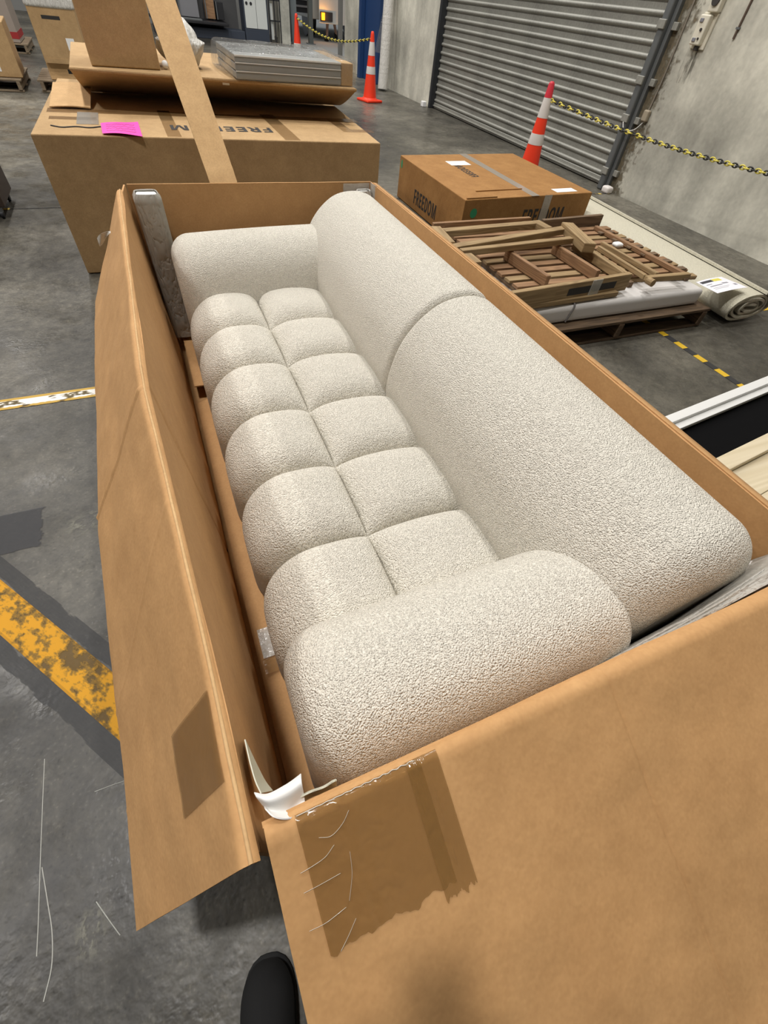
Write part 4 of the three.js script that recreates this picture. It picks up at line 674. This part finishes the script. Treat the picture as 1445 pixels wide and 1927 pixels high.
// ------------------------------------------------------------ wall fittings
{
  const t = thing('power_outlet', 'cream industrial power outlet with an isolator on the concrete wall', 'power outlet', [XR, 0, 0]);
  const cr = mat([0.68, 0.64, 0.52], 0.5), dk = mat([0.04, 0.035, 0.03], 0.6), gy = mat([0.20, 0.20, 0.22], 0.6);
  part('outlet_box', span(-0.075, 0, 1.325, 1.53, -4.76, -4.64, 0.012), cr, t); part('back_plate', span(-0.02, 0, 1.30, 1.545, -4.775, -4.605, 0.005), cr, t);
  for (const y of [1.36, 1.49]) part('switch', span(-0.084, -0.07, y - 0.012, y + 0.014, -4.735, -4.695, 0.003), gy, t);
  part('socket', new THREE.CylinderGeometry(0.012, 0.012, 0.02, 12).rotateZ(Math.PI / 2).translate(-0.075, 1.43, -4.68), dk, t); part('socket', new THREE.CylinderGeometry(0.009, 0.009, 0.02, 12).rotateZ(Math.PI / 2).translate(-0.075, 1.37, -4.67), dk, t);
  part('isolator_box', span(-0.065, 0, 1.545, 1.78, -4.72, -4.60, 0.012), cr, t); part('isolator_dial', new THREE.CylinderGeometry(0.042, 0.042, 0.02, 20).rotateZ(Math.PI / 2).translate(-0.068, 1.625, -4.66), dk, t, 'dark round dial');
  part('cable_gland', span(-0.05, -0.01, 1.29, 1.33, -4.70, -4.66, 0.006), dk, t);
  const st = (lab, z0, z1, y0, y1, fn, w, h) => { const tx = wearTex(w, h, fn); const g = new THREE.PlaneGeometry(z1 - z0, y1 - y0); g.rotateY(-Math.PI / 2); g.translate(XR - 0.0012, (y0 + y1) / 2, (z0 + z1) / 2); tag(part('wall_stain', g, new THREE.MeshStandardMaterial({ map: tx, roughness: 0.95, transparent: true }), scene, null, { keepUV: true }), lab, 'wall stain'); };
  st('brown grimy strip of bare plaster running up the wall beside the door guide', DZ1 + 0.035, DZ1 + 0.42, 0.0, 2.6, (u, v) => { const n = yellowWear(u * 0.5, v * 2.5), m = yellowWear(u * 1.6, v * 9), e = Math.max(0, 1 - u * 1.15); return [0.40 + 0.25 * (m - 0.5), 0.36 + 0.22 * (m - 0.5), 0.28 + 0.2 * (m - 0.5), Math.max(0, Math.min(0.85, (n * 0.6 + m * 0.7 + e * 0.75 - 0.88) * 2.6))]; }, 64, 400);
  st('dark drip stain on the wall below the power outlet', -4.80, -4.62, 1.05, 1.31, (u, v) => { const n = yellowWear(u * 1.2, v * 0.3); return [0.26, 0.25, 0.21, Math.max(0, Math.min(0.8, (n - 0.42) * 3 + v * 0.5 - 0.2)) * (1 - Math.abs(u - 0.5) * 1.6)]; }, 64, 96);
  const c = thing('wall_conduit', 'narrow brown conduit ending part way down the concrete wall', 'conduit', [XR - 0.006, 0, 0]);
  part('pipe', new THREE.CylinderGeometry(0.011, 0.011, 2.2, 10).translate(0, 1.40 + 1.1, -4.33), mat([0.10, 0.065, 0.045], 0.7), c); part('clip', span(-0.012, 0.006, 1.46, 1.475, -4.35, -4.31), steelGrey, c);
  tag(part('wall_cable', tube([[XR - 0.012, 4.3, DZ1 + 0.16], [XR - 0.014, 2.0, DZ1 + 0.15], [XR - 0.012, 1.1, DZ1 + 0.17], [XR - 0.012, 0.85, DZ1 + 0.16], [XR - 0.03, 0.72, DZ1 + 0.16]], 0.009, 60, 6), mat([0.22, 0.19, 0.15], 0.8), scene), 'old cable running down the wall beside the door guide', 'cable');
  tag(part('cable_box', span(XR - 0.05, XR, 0.70, 0.80, DZ1 + 0.12, DZ1 + 0.20, 0.015), mat([0.33, 0.28, 0.2], 0.7), scene), 'small worn box at the end of the wall cable', 'junction box');
  tag(part('door_stop', puff(-0.05, 0.05, 0.0, 0.07, -0.06, 0.06, 0.025, 0.02, 0.025, [0, 0.004, 0], null, 8).translate(XR - 0.10, 0, DZ1 + 0.10), mat([0.75, 0.70, 0.66], 0.6), scene), 'white plastic cup upturned at the foot of the door guide', 'cup');
  tag(part('white_block', span(5.32, 5.40, 0.0, 0.08, DZ0 - 0.12, DZ0 - 0.02, 0.01), paperWhite, scene), 'small white block at the foot of the black guide rail', 'block');
  const R = rng(19); for (const [u, v, s] of [[1195, 375, 0.035], [1185, 372, 0.05], [1236, 445, 0.02], [1233, 382, 0.02]]) { const p = atY(u, v); tag(part('floor_debris', puff(-s, s, 0.0, s * 0.4, -s * 0.7, s * 0.7, s * 0.4, s * 0.15, s * 0.3, [0, 0, 0], (x, y, z) => [x + (R() - 0.5) * s * 0.4, y, z + (R() - 0.5) * s * 0.3], 4).translate(p.x, 0, p.z), mat([0.16, 0.14, 0.10], 0.9), scene), 'crumbled brown debris lying on the floor along the concrete wall', 'debris', 'debris along the wall'); }
  // blue painted column and the wrapped roll leaning by it
  const bl = thing('blue_column', 'dark blue painted steel column on the concrete wall', 'column', [XR, 0, -13.45]);
  part('column_face', span(-0.10, 0, 0, 4.5, -0.48, 0.50, 0.008), mat([0.010, 0.042, 0.135], 0.5), bl); part('column_flange', span(-0.20, -0.10, 0, 4.5, -0.50, -0.36, 0.008), mat([0.010, 0.042, 0.135], 0.5), bl);
  const a = new THREE.Vector3(5.18, 0.02, -12.15), b = new THREE.Vector3(5.33, 2.1, -12.42), g = new THREE.CylinderGeometry(0.105, 0.105, a.distanceTo(b), 26); const rl = thing('wrapped_roll', 'tall white plastic wrapped roll leaning on the wall next to the blue column', 'roll', [0, 0, 0]);
  g.applyQuaternion(new THREE.Quaternion().setFromUnitVectors(new THREE.Vector3(0, 1, 0), b.clone().sub(a).normalize())); g.translate((a.x + b.x) / 2, (a.y + b.y) / 2, (a.z + b.z) / 2); part('roll_body', g, filmPale, rl);
  part('film_tail', sheet(8, 12, (u, v) => [5.13 - 0.04 * u + 0.10 * v, 0.55 + 0.75 * v, -12.30 - 0.20 * u * (1 - v)], 0.001), clearFilm, rl, 'loose film tail', { keepUV: true });
}
// dark trolley at the left edge
{
  const p = atY(17, 410), t = thing('castor_cabinet', 'dark brown cabinet on small castors beyond the floor joint', 'cabinet', [p.x, 0, p.z]);
  const m = mat([0.045, 0.03, 0.022], 0.5); part('body', span(-0.62, 0.015, 0.075, 0.84, -0.45, 0.02, 0.006), m, t);
  for (const [x, z] of [[-0.03, 0], [-0.58, 0], [-0.03, -0.42], [-0.58, -0.42]]) { const c = part('castor', new THREE.CylinderGeometry(0.026, 0.026, 0.02, 16).rotateZ(Math.PI / 2).translate(x, 0.026, z), steelDark, t); part('castor_fork', bx(0.03, 0.04, 0.03, x, 0.06, z), steelGrey, c); }
}
// ------------------------------------------------------------ left: pallets with boxes
function boxThing(name, label, x0, x1, y0, y1, z0, z1, m, turn = 0, extra) { const t = thing(name, label, 'carton', [(x0 + x1) / 2, y0, (z0 + z1) / 2], turn); const w = x1 - x0, h = y1 - y0, d = z1 - z0; part('box_body', bx(w, h, d, 0, h / 2 + 0.001, 0, 0.012), m, t); part('packing_tape', bx(0.06, 0.0015, d * 0.98, 0, h + 0.001, 0), tapeBrown, t); if (extra) extra(t, w, h, d); return t; }
pallet('pallet', 'grey wooden pallet carrying one worn carton beyond the floor joint', -2.55, -1.36, -11.15, -9.96, palletGrey, palletGrey);
boxThing('worn_carton', 'worn brown carton sitting alone on the grey pallet', -2.10, -1.36, 0.136, 0.68, -10.9, -10.08, cardDull, 0.06, (t, w, h, d) => { part('label', bx(0.10, 0.12, 0.002, w / 2 - 0.28, 0.12, d / 2 + 0.001), paperWhite, t); });
pallet('pallet', 'grey wooden pallet under the low carton and wrapped tall carton', -1.17, 0.0, -11.2, -10.03, palletGrey, palletGrey);
boxThing('low_carton', 'low pale carton directly on the grey pallet under the tall carton', -0.98, -0.2, 0.136, 0.318, -11.1, -10.08, cardPale, 0, (t, w, h, d) => { part('print', bx(0.28, 0.045, 0.001, 0.0, h * 0.55, d / 2 + 0.001), ink, t, 'black printed mark'); });
{
  const bt = boxThing('wrapped_carton', 'tall brown carton wrapped in plastic on top of the low carton', -0.975, -0.405, 0.320, 0.875, -10.9, -10.02, cardDull, 0, (t, w, h, d) => {
    part('label', bx(0.10, 0.12, 0.002, 0.12, 0.20, d / 2 + 0.001), paperWhite, t, 'white shipping label'); part('label', bx(0.065, 0.06, 0.002, 0.21, 0.09, d / 2 + 0.001), paperWhite, t); part('print', bx(0.22, 0.035, 0.001, -0.03, h - 0.11, d / 2 + 0.001), ink, t, 'black printed mark'); part('skirt', bx(w * 0.98, 0.05, 0.004, 0, 0.026, d / 2 + 0.002), cardDull, t);
    part('plastic_cap', puff(-w / 2 - 0.015, w / 2 + 0.015, h - 0.03, h + 0.09, -d / 2 - 0.015, d / 2 + 0.015, 0.04, 0.03, 0.04, [0, 0.02, 0], null, 10), filmPale, t, 'bunched pale plastic over the top');
  });
}
pallet('pallet', 'low wooden pallet under two grey boxes with red bands', -3.0, -1.55, -15.2, -13.9, palletGrey, palletGrey);
for (const [x, l] of [[-2.75, 'grey brown box with red band, away from the wrapped tall carton'], [-2.0, 'grey brown box with red band, next to the wrapped tall carton']]) boxThing('banded_box', l, x - 0.34, x + 0.34, 0.136, 1.35, -14.9, -14.0, mat([0.30, 0.25, 0.21], 0.8), 0, (t, w, h, d) => { part('band', bx(w + 0.004, 0.09, d + 0.004, 0, 0.10, 0), mat([0.32, 0.02, 0.02], 0.6), t, 'dark red band'); });

// ------------------------------------------------------------ far end: bench, cabinet, rack, posts, truck, worker
{
  const Z = -20, navy = mat([0.035, 0.045, 0.065], 0.5), blk = mat([0.012, 0.012, 0.014], 0.5), wht = mat([0.62, 0.64, 0.60], 0.5);
  const b = thing('steel_bench', 'dark slate bench along the far wall', 'bench', [0, 0, 0]);
  part('plinth', span(1.2, 3.80, 0.0, 0.22, Z - 0.7, Z, 0.01), navy, b); part('bench_top', span(1.15, 3.3, 0.30, 0.36, Z - 0.75, Z + 0.25, 0.01), blk, b); part('bench_back', span(1.2, 3.75, 0.22, 1.6, Z - 0.75, Z - 0.68), mat([0.07, 0.07, 0.07], 0.7), b); part('tray', span(1.9, 2.55, 0.36, 0.39, Z - 0.1, Z + 0.22, 0.005), steelGrey, b);
  const k = thing('white_locker', 'white two door locker on a navy plinth at the far wall', 'locker', [0, 0, 0]);
  part('plinth', span(3.82, 4.56, 0, 0.29, Z - 0.6, Z, 0.008), navy, k); part('carcass', span(3.82, 4.56, 0.29, 1.9, Z - 0.6, Z - 0.02, 0.008), navy, k);
  for (const [x0, x1] of [[3.86, 4.20], [4.21, 4.52]]) { const d = part('door', span(x0, x1, 0.30, 1.88, Z - 0.02, Z, 0.004), wht, k); if (x0 < 4) for (const x of [3.93, 4.06]) part('handle', new THREE.CylinderGeometry(0.035, 0.035, 0.012, 14).rotateX(Math.PI / 2).translate(x, 0.80, Z + 0.005), blk, d); }
  const r = thing('wire_rack', 'black steel frame rack beside the white locker', 'rack', [0, 0, 0]);
  for (const x of [4.60, 4.76, 4.93]) part('upright', span(x - 0.015, x + 0.015, 0, 1.9, Z - 0.02, Z + 0.02, 0.004), blk, r); for (const y of [0.50, 0.92, 1.4]) part('cross_bar', span(4.60, 4.93, y - 0.015, y + 0.015, Z - 0.02, Z + 0.02, 0.004), blk, r); part('shelf_panel', span(4.64, 4.72, 0.1, 0.85, Z - 0.1, Z - 0.05), wht, r);
  const c = thing('concrete_column', 'beige concrete column at the corner of the dock opening', 'column', [5.1, 0, Z - 0.3]); part('shaft', bx(0.34, 9.5, 0.34, 0, 4.75, 0, 0.02), wallMat, c);
  // clutter on the bench
  for (const [n, l, x0, x1, y1, m] of [['brown_board', 'brown timber board leaning over the dark bench', 2.75, 3.02, 0.95, teakRed], ['grey_panel', 'grey panel leaning over the dark bench', 2.0, 2.55, 1.2, mat([0.20, 0.20, 0.21], 0.6)], ['dark_case', 'dark case standing on the bench next to the locker', 3.06, 3.28, 0.75, blk]]) { const t = thing(n, l, n.split('_')[1]); part('body', span(x0, x1, 0.392, y1, Z - 0.5, Z - 0.3, 0.01), m, t); part('edge', span(x0, x0 + 0.03, 0.392, y1, Z - 0.3, Z - 0.27, 0.004), steelGrey, t); }
  // posts at the opening
  const pp = (lab, p, w, h, m) => { const t = thing('bollard_post', lab, 'post', [p.x, 0, p.z]); part('shaft', bx(w, h, w, 0, h / 2, 0, 0.012), m, t); part('foot_plate', bx(w * 1.8, 0.015, w * 1.8, 0, 0.0075, 0), steelGrey, t); };
  pp('greenish grey steel post outside next to the concrete column', new THREE.Vector3(5.69, 0, -21.3), 0.20, 3, mat([0.16, 0.18, 0.18], 0.5)); pp('slim dark steel post in front of the parked truck', new THREE.Vector3(6.28, 0, -21.3), 0.15, 3, mat([0.085, 0.09, 0.08], 0.5)); pp('dull steel post at the near edge of the dock opening', new THREE.Vector3(5.37, 0, -15.56), 0.10, 4, mat([0.16, 0.16, 0.15], 0.5));
  const tr = thing('parked_truck', 'white truck tail with an orange lamp outside the dock opening', 'truck', [0, 0, 0]);
  const tw = mat([0.60, 0.58, 0.52], 0.5);
  part('cargo_box', span(6.9, 10.5, 0.50, 3.2, -30, -23.3, 0.03), tw, tr); part('tail_lift', span(6.92, 10.4, 0.46, 2.2, -22.4, -22.34, 0.01), tw, tr); part('lift_arm', span(10.2, 10.35, 0.5, 0.7, -23.3, -22.4, 0.01), steelDark, tr); part('lamp_housing', span(6.95, 7.40, 0.52, 0.74, -22.34, -22.28, 0.01), blk, tr);
  part('tail_lamp', span(6.98, 7.10, 0.54, 0.72, -22.28, -22.25, 0.008), new THREE.MeshStandardMaterial({ color: new THREE.Color(0.9, 0.3, 0.02), emissive: new THREE.Color(1, 0.24, 0.01), emissiveIntensity: 1.6 }), tr, 'glowing orange lamp');
  part('chassis', span(5.9, 6.9, 0.62, 1.25, -27, -23.5, 0.02), blk, tr); for (const y of [0.75, 0.92, 1.08]) part('chassis_rail', span(5.95, 6.85, y, y + 0.05, -23.5, -23.44), mat([0.25, 0.25, 0.25], 0.5), tr);
  for (const [x, z] of [[7.2, -24.6], [10.2, -24.6], [7.2, -28.5], [10.2, -28.5]]) part('wheel', new THREE.CylinderGeometry(0.48, 0.48, 0.3, 26).rotateZ(Math.PI / 2).translate(x, 0.48, z), blk, tr);
  const l = new THREE.PointLight(new THREE.Color(1, 0.4, 0.05), 0.6, 6); l.position.set(7.04, 0.63, -22.15); l.castShadow = true; tr.add(l);
}

// ------------------------------------------------------------ people
function smin(a, b, k) { const h = Math.max(0, Math.min(1, 0.5 + 0.5 * (b - a) / k)); return lerp(b, a, h) - k * h * (1 - h); }
function figure(bones, lo, hi, res, k = 0.03) {
  const mc = new MarchingCubes(res, undefined, false, false, 400000); mc.isolation = 0; mc.reset();
  const c = [(lo[0] + hi[0]) / 2, (lo[1] + hi[1]) / 2, (lo[2] + hi[2]) / 2], s = [(hi[0] - lo[0]) / 2, (hi[1] - lo[1]) / 2, (hi[2] - lo[2]) / 2], half = res / 2;
  const B = bones.map(b => { const d = [b[1][0] - b[0][0], b[1][1] - b[0][1], b[1][2] - b[0][2]]; return { a: b[0], d, l2: Math.max(1e-9, d[0] * d[0] + d[1] * d[1] + d[2] * d[2]), ra: b[2], rb: b[3], sq: b[4] || 1 }; });
  for (let z = 0; z < res; z++) for (let y = 0; y < res; y++) for (let x = 0; x < res; x++) {
    const px = c[0] + (x - half) / half * s[0], py = c[1] + (y - half) / half * s[1], pz = c[2] + (z - half) / half * s[2]; let f = 9;
    for (const b of B) { const qx = px - b.a[0], qy = py - b.a[1], qz = pz - b.a[2]; const t = Math.max(0, Math.min(1, (qx * b.d[0] + qy * b.d[1] + qz * b.d[2]) / b.l2)); const dx = qx - b.d[0] * t, dy = qy - b.d[1] * t, dz = (qz - b.d[2] * t) * b.sq; const r = b.ra + (b.rb - b.ra) * t, e = Math.sqrt(dx * dx + dy * dy + dz * dz) - r; if (e < f + k) f = smin(f, e, k); }
    mc.field[z * res * res + y * res + x] = -f;
  }
  mc.update(); const n = mc.count, g = new THREE.BufferGeometry(), P = new Float32Array(n * 3); for (let i = 0; i < n; i++) for (let q = 0; q < 3; q++) P[i * 3 + q] = c[q] + mc.positionArray[i * 3 + q] * s[q];
  g.setAttribute('position', new THREE.BufferAttribute(P, 3)); const m = mergeVertices(g, 1e-5); m.computeVertexNormals(); return m;
}
function dress(g, fn) { const p = g.attributes.position, c = new Float32Array(p.count * 3); for (let i = 0; i < p.count; i++) { const q = fn(p.getX(i), p.getY(i), p.getZ(i)); c.set(q, i * 3); } g.setAttribute('color', new THREE.BufferAttribute(c, 3)); return g; }
const cloth = mat([1, 1, 1], 0.85, { vertexColors: true }), shoeM = mat([0.006, 0.006, 0.006], 0.85), soleM = mat([0.006, 0.006, 0.006], 0.8);
function shoe(t, x, z, turn, lift = 0, pitchA = 0) {
  const g = puff(-0.048, 0.048, 0.0, 0.10, -0.145, 0.145, 0.04, 0.05, 0.07, [0.004, 0, 0], (X, Y, Zz) => { const toe = Math.max(0, (-Zz) / 0.145), heel = Math.max(0, Zz / 0.145); return [X * (1 + 0.12 * toe - 0.1 * heel), 0.012 + Y * (1 - 0.35 * toe), Zz]; }, 16);
  const s = part('shoe', g, shoeM, t, 'black shoe'); s.position.set(x, lift, z); s.rotation.set(pitchA, turn, 0);
  part('sole', puff(-0.052, 0.052, 0.001, 0.022, -0.15, 0.15, 0.045, 0.008, 0.07, [0, 0, 0], (X, Y, Zz) => [X * (1 + 0.12 * Math.max(0, -Zz / 0.15) - 0.1 * Math.max(0, Zz / 0.15)), Y, Zz], 10), soleM, s);
}
{ // the photographer: only the shoe tip is in the picture, the arms and phone shade the end flap
  const t = thing('person', 'person in dark clothes and black shoes standing at the carton corner holding a phone', 'person', [0, 0, 0]);
  const v = (p) => [p.x, p.y, p.z];
  const ph = CAM.clone().addScaledVector(up, -0.062).addScaledVector(fwd, -0.016), hl = ph.clone().addScaledVector(right, -0.05).addScaledVector(fwd, -0.03).addScaledVector(up, -0.05), hr = ph.clone().addScaledVector(right, 0.05).addScaledVector(fwd, -0.03).addScaledVector(up, -0.05);
  const pel = [-0.10, 0.96, 0.50], ch = [-0.08, 1.34, 0.50], nk = [-0.07, 1.52, 0.47], hd = [-0.06, 1.64, 0.42];
  const kl = [-0.20, 0.52, 0.36], al = [-0.225, 0.10, 0.275], kr = [0.01, 0.52, 0.55], ar = [0.03, 0.10, 0.66];
  const sl = [-0.27, 1.44, 0.49], sr = [0.11, 1.44, 0.49], el = [-0.31, 1.17, 0.36], er = [0.17, 1.17, 0.36], wl = v(hl.clone().addScaledVector(up, -0.05).addScaledVector(fwd, -0.02)), wr = v(hr.clone().addScaledVector(up, -0.05).addScaledVector(fwd, -0.02));
  const bones = [[pel, ch, 0.135, 0.155, 1.15], [ch, nk, 0.12, 0.055, 1.2], [sl, sr, 0.075, 0.075], [nk, hd, 0.055, 0.06], [[-0.17, 0.93, 0.5], kl, 0.088, 0.06], [kl, al, 0.058, 0.042], [[-0.03, 0.93, 0.51], kr, 0.088, 0.06], [kr, ar, 0.058, 0.042], [sl, el, 0.058, 0.045], [el, wl, 0.043, 0.03], [sr, er, 0.058, 0.045], [er, wr, 0.043, 0.03]];
  const body = figure(bones, [-0.45, 0.02, -0.05], [0.30, 1.62, 0.80], 104, 0.035);
  const head = figure([[[-0.06, 1.70, 0.43], [-0.06, 1.64, 0.40], 0.088, 0.072], [[-0.06, 1.585, 0.385], [-0.06, 1.60, 0.36], 0.055, 0.04], [[-0.06, 1.655, 0.335], [-0.06, 1.625, 0.315], 0.012, 0.016], [[-0.135, 1.64, 0.43], [-0.137, 1.66, 0.435], 0.016, 0.018], [[0.015, 1.64, 0.43], [0.017, 1.66, 0.435], 0.016, 0.018], [[-0.06, 1.60, 0.43], [-0.065, 1.50, 0.465], 0.05, 0.052], [[-0.085, 1.597, 0.322], [-0.035, 1.597, 0.322], 0.008, 0.008]], [-0.17, 1.47, 0.27], [0.05, 1.81, 0.55], 84, 0.012);
  const handBones = (h, w, sgn) => { const P = (r, u, f) => v(h.clone().addScaledVector(right, r * sgn).addScaledVector(up, u).addScaledVector(fwd, f)); const b = [[w, P(-0.012, -0.01, 0), 0.027, 0.03], [P(-0.02, 0.0, -0.002), P(0.006, 0.012, 0.006), 0.026, 0.018]]; [[0.030, 0.018], [0.012, 0.020], [-0.006, 0.019], [-0.022, 0.015]].forEach(([u, l]) => { b.push([P(-0.016, u, 0.004), P(-0.018, u + 0.012, 0.026), 0.0095, 0.009]); b.push([P(-0.018, u + 0.012, 0.026), P(-0.018 + l, u + 0.016, 0.030), 0.009, 0.008]); }); b.push([P(-0.004, -0.012, -0.006), P(0.014, 0.012, -0.012), 0.011, 0.010]); b.push([P(0.014, 0.012, -0.012), P(0.03, 0.03, -0.004), 0.010, 0.008]); return b; };
  const box = (h) => [[h.x - 0.10, h.y - 0.11, h.z - 0.09], [h.x + 0.10, h.y + 0.09, h.z + 0.11]];
  const hands = [[hl, wl, 1], [hr, wr, -1]].map(([h, w, s]) => figure(handBones(h, w, s), ...box(h), 66, 0.006));
  const skin = [0.42, 0.25, 0.17], hair = [0.03, 0.02, 0.015], top = [0.03, 0.032, 0.04], trou = [0.025, 0.026, 0.03];
  const strip2 = g => { g.deleteAttribute('uv'); return g; };
  const all = mergeGeometries([dress(body, (x, y, z) => y < 0.98 ? trou : y > 1.49 && z < 0.53 && Math.abs(x + 0.07) < 0.08 ? skin : top), dress(head, (x, y, z) => (y > 1.715 || (z > 0.44 && y > 1.58)) ? hair : skin), ...hands.map(h => dress(h, () => skin))].map(strip2));
  part('body', all, cloth, t);
  shoe(t, -0.215, 0.235, -0.20); shoe(t, 0.04, 0.60, -0.15);
  const pg = thing('phone', 'black phone held level over the carton corner', 'phone'); const pm = new THREE.Matrix4().makeBasis(right, up, fwd.clone().negate()).setPosition(ph);
  const b = new RoundedBoxGeometry(0.076, 0.158, 0.009, 3, 0.004); b.applyMatrix4(pm); part('case', b, shoeM, pg); const sc = bx(0.07, 0.15, 0.0008, 0, 0, 0.0049); sc.applyMatrix4(pm); part('screen', sc, mat([0.05, 0.05, 0.06], 0.1), pg);
}
{ // worker walking outside, seen below the truck tail
  const t = thing('person', 'person with bare legs and dark boots walking outside behind the truck tail', 'person', [7.46, 0, -22.85]);
  const body = figure([[[0, 0.92, 0], [0, 1.35, -0.02], 0.12, 0.14, 1.2], [[0, 1.35, 0], [0, 1.5, 0], 0.11, 0.05], [[0, 1.5, 0], [0, 1.58, 0.02], 0.05, 0.06], [[0, 1.64, 0.02], [0, 1.70, 0.02], 0.085, 0.09], [[-0.07, 0.9, 0], [-0.09, 0.50, 0.05], 0.09, 0.06], [[-0.09, 0.50, 0.05], [-0.10, 0.09, 0.0], 0.055, 0.04], [[0.08, 0.9, 0], [0.14, 0.52, 0.1], 0.09, 0.06], [[0.14, 0.52, 0.1], [0.30, 0.20, -0.12], 0.055, 0.04], [[-0.17, 1.42, 0], [0.17, 1.42, 0], 0.07, 0.07], [[-0.19, 1.42, 0], [-0.24, 1.1, 0.05], 0.055, 0.042], [[-0.24, 1.1, 0.05], [-0.2, 0.88, -0.08], 0.04, 0.035], [[0.19, 1.42, 0], [0.26, 1.1, -0.05], 0.055, 0.042], [[0.26, 1.1, -0.05], [0.25, 0.86, -0.12], 0.04, 0.035]], [-0.4, 0.02, -0.35], [0.45, 1.82, 0.35], 72, 0.03);
  part('body', dress(body, (x, y) => y > 1.55 ? [0.4, 0.25, 0.18] : y > 0.95 ? [0.5, 0.2, 0.02] : y > 0.45 ? [0.08, 0.03, 0.025] : [0.38, 0.24, 0.18]), cloth, t);
  shoe(t, -0.10, -0.05, 0.1); shoe(t, 0.32, -0.14, -0.6, 0.10, -0.9);
}
console.log('objects', scene.children.length);
renderer.render(scene, camera);
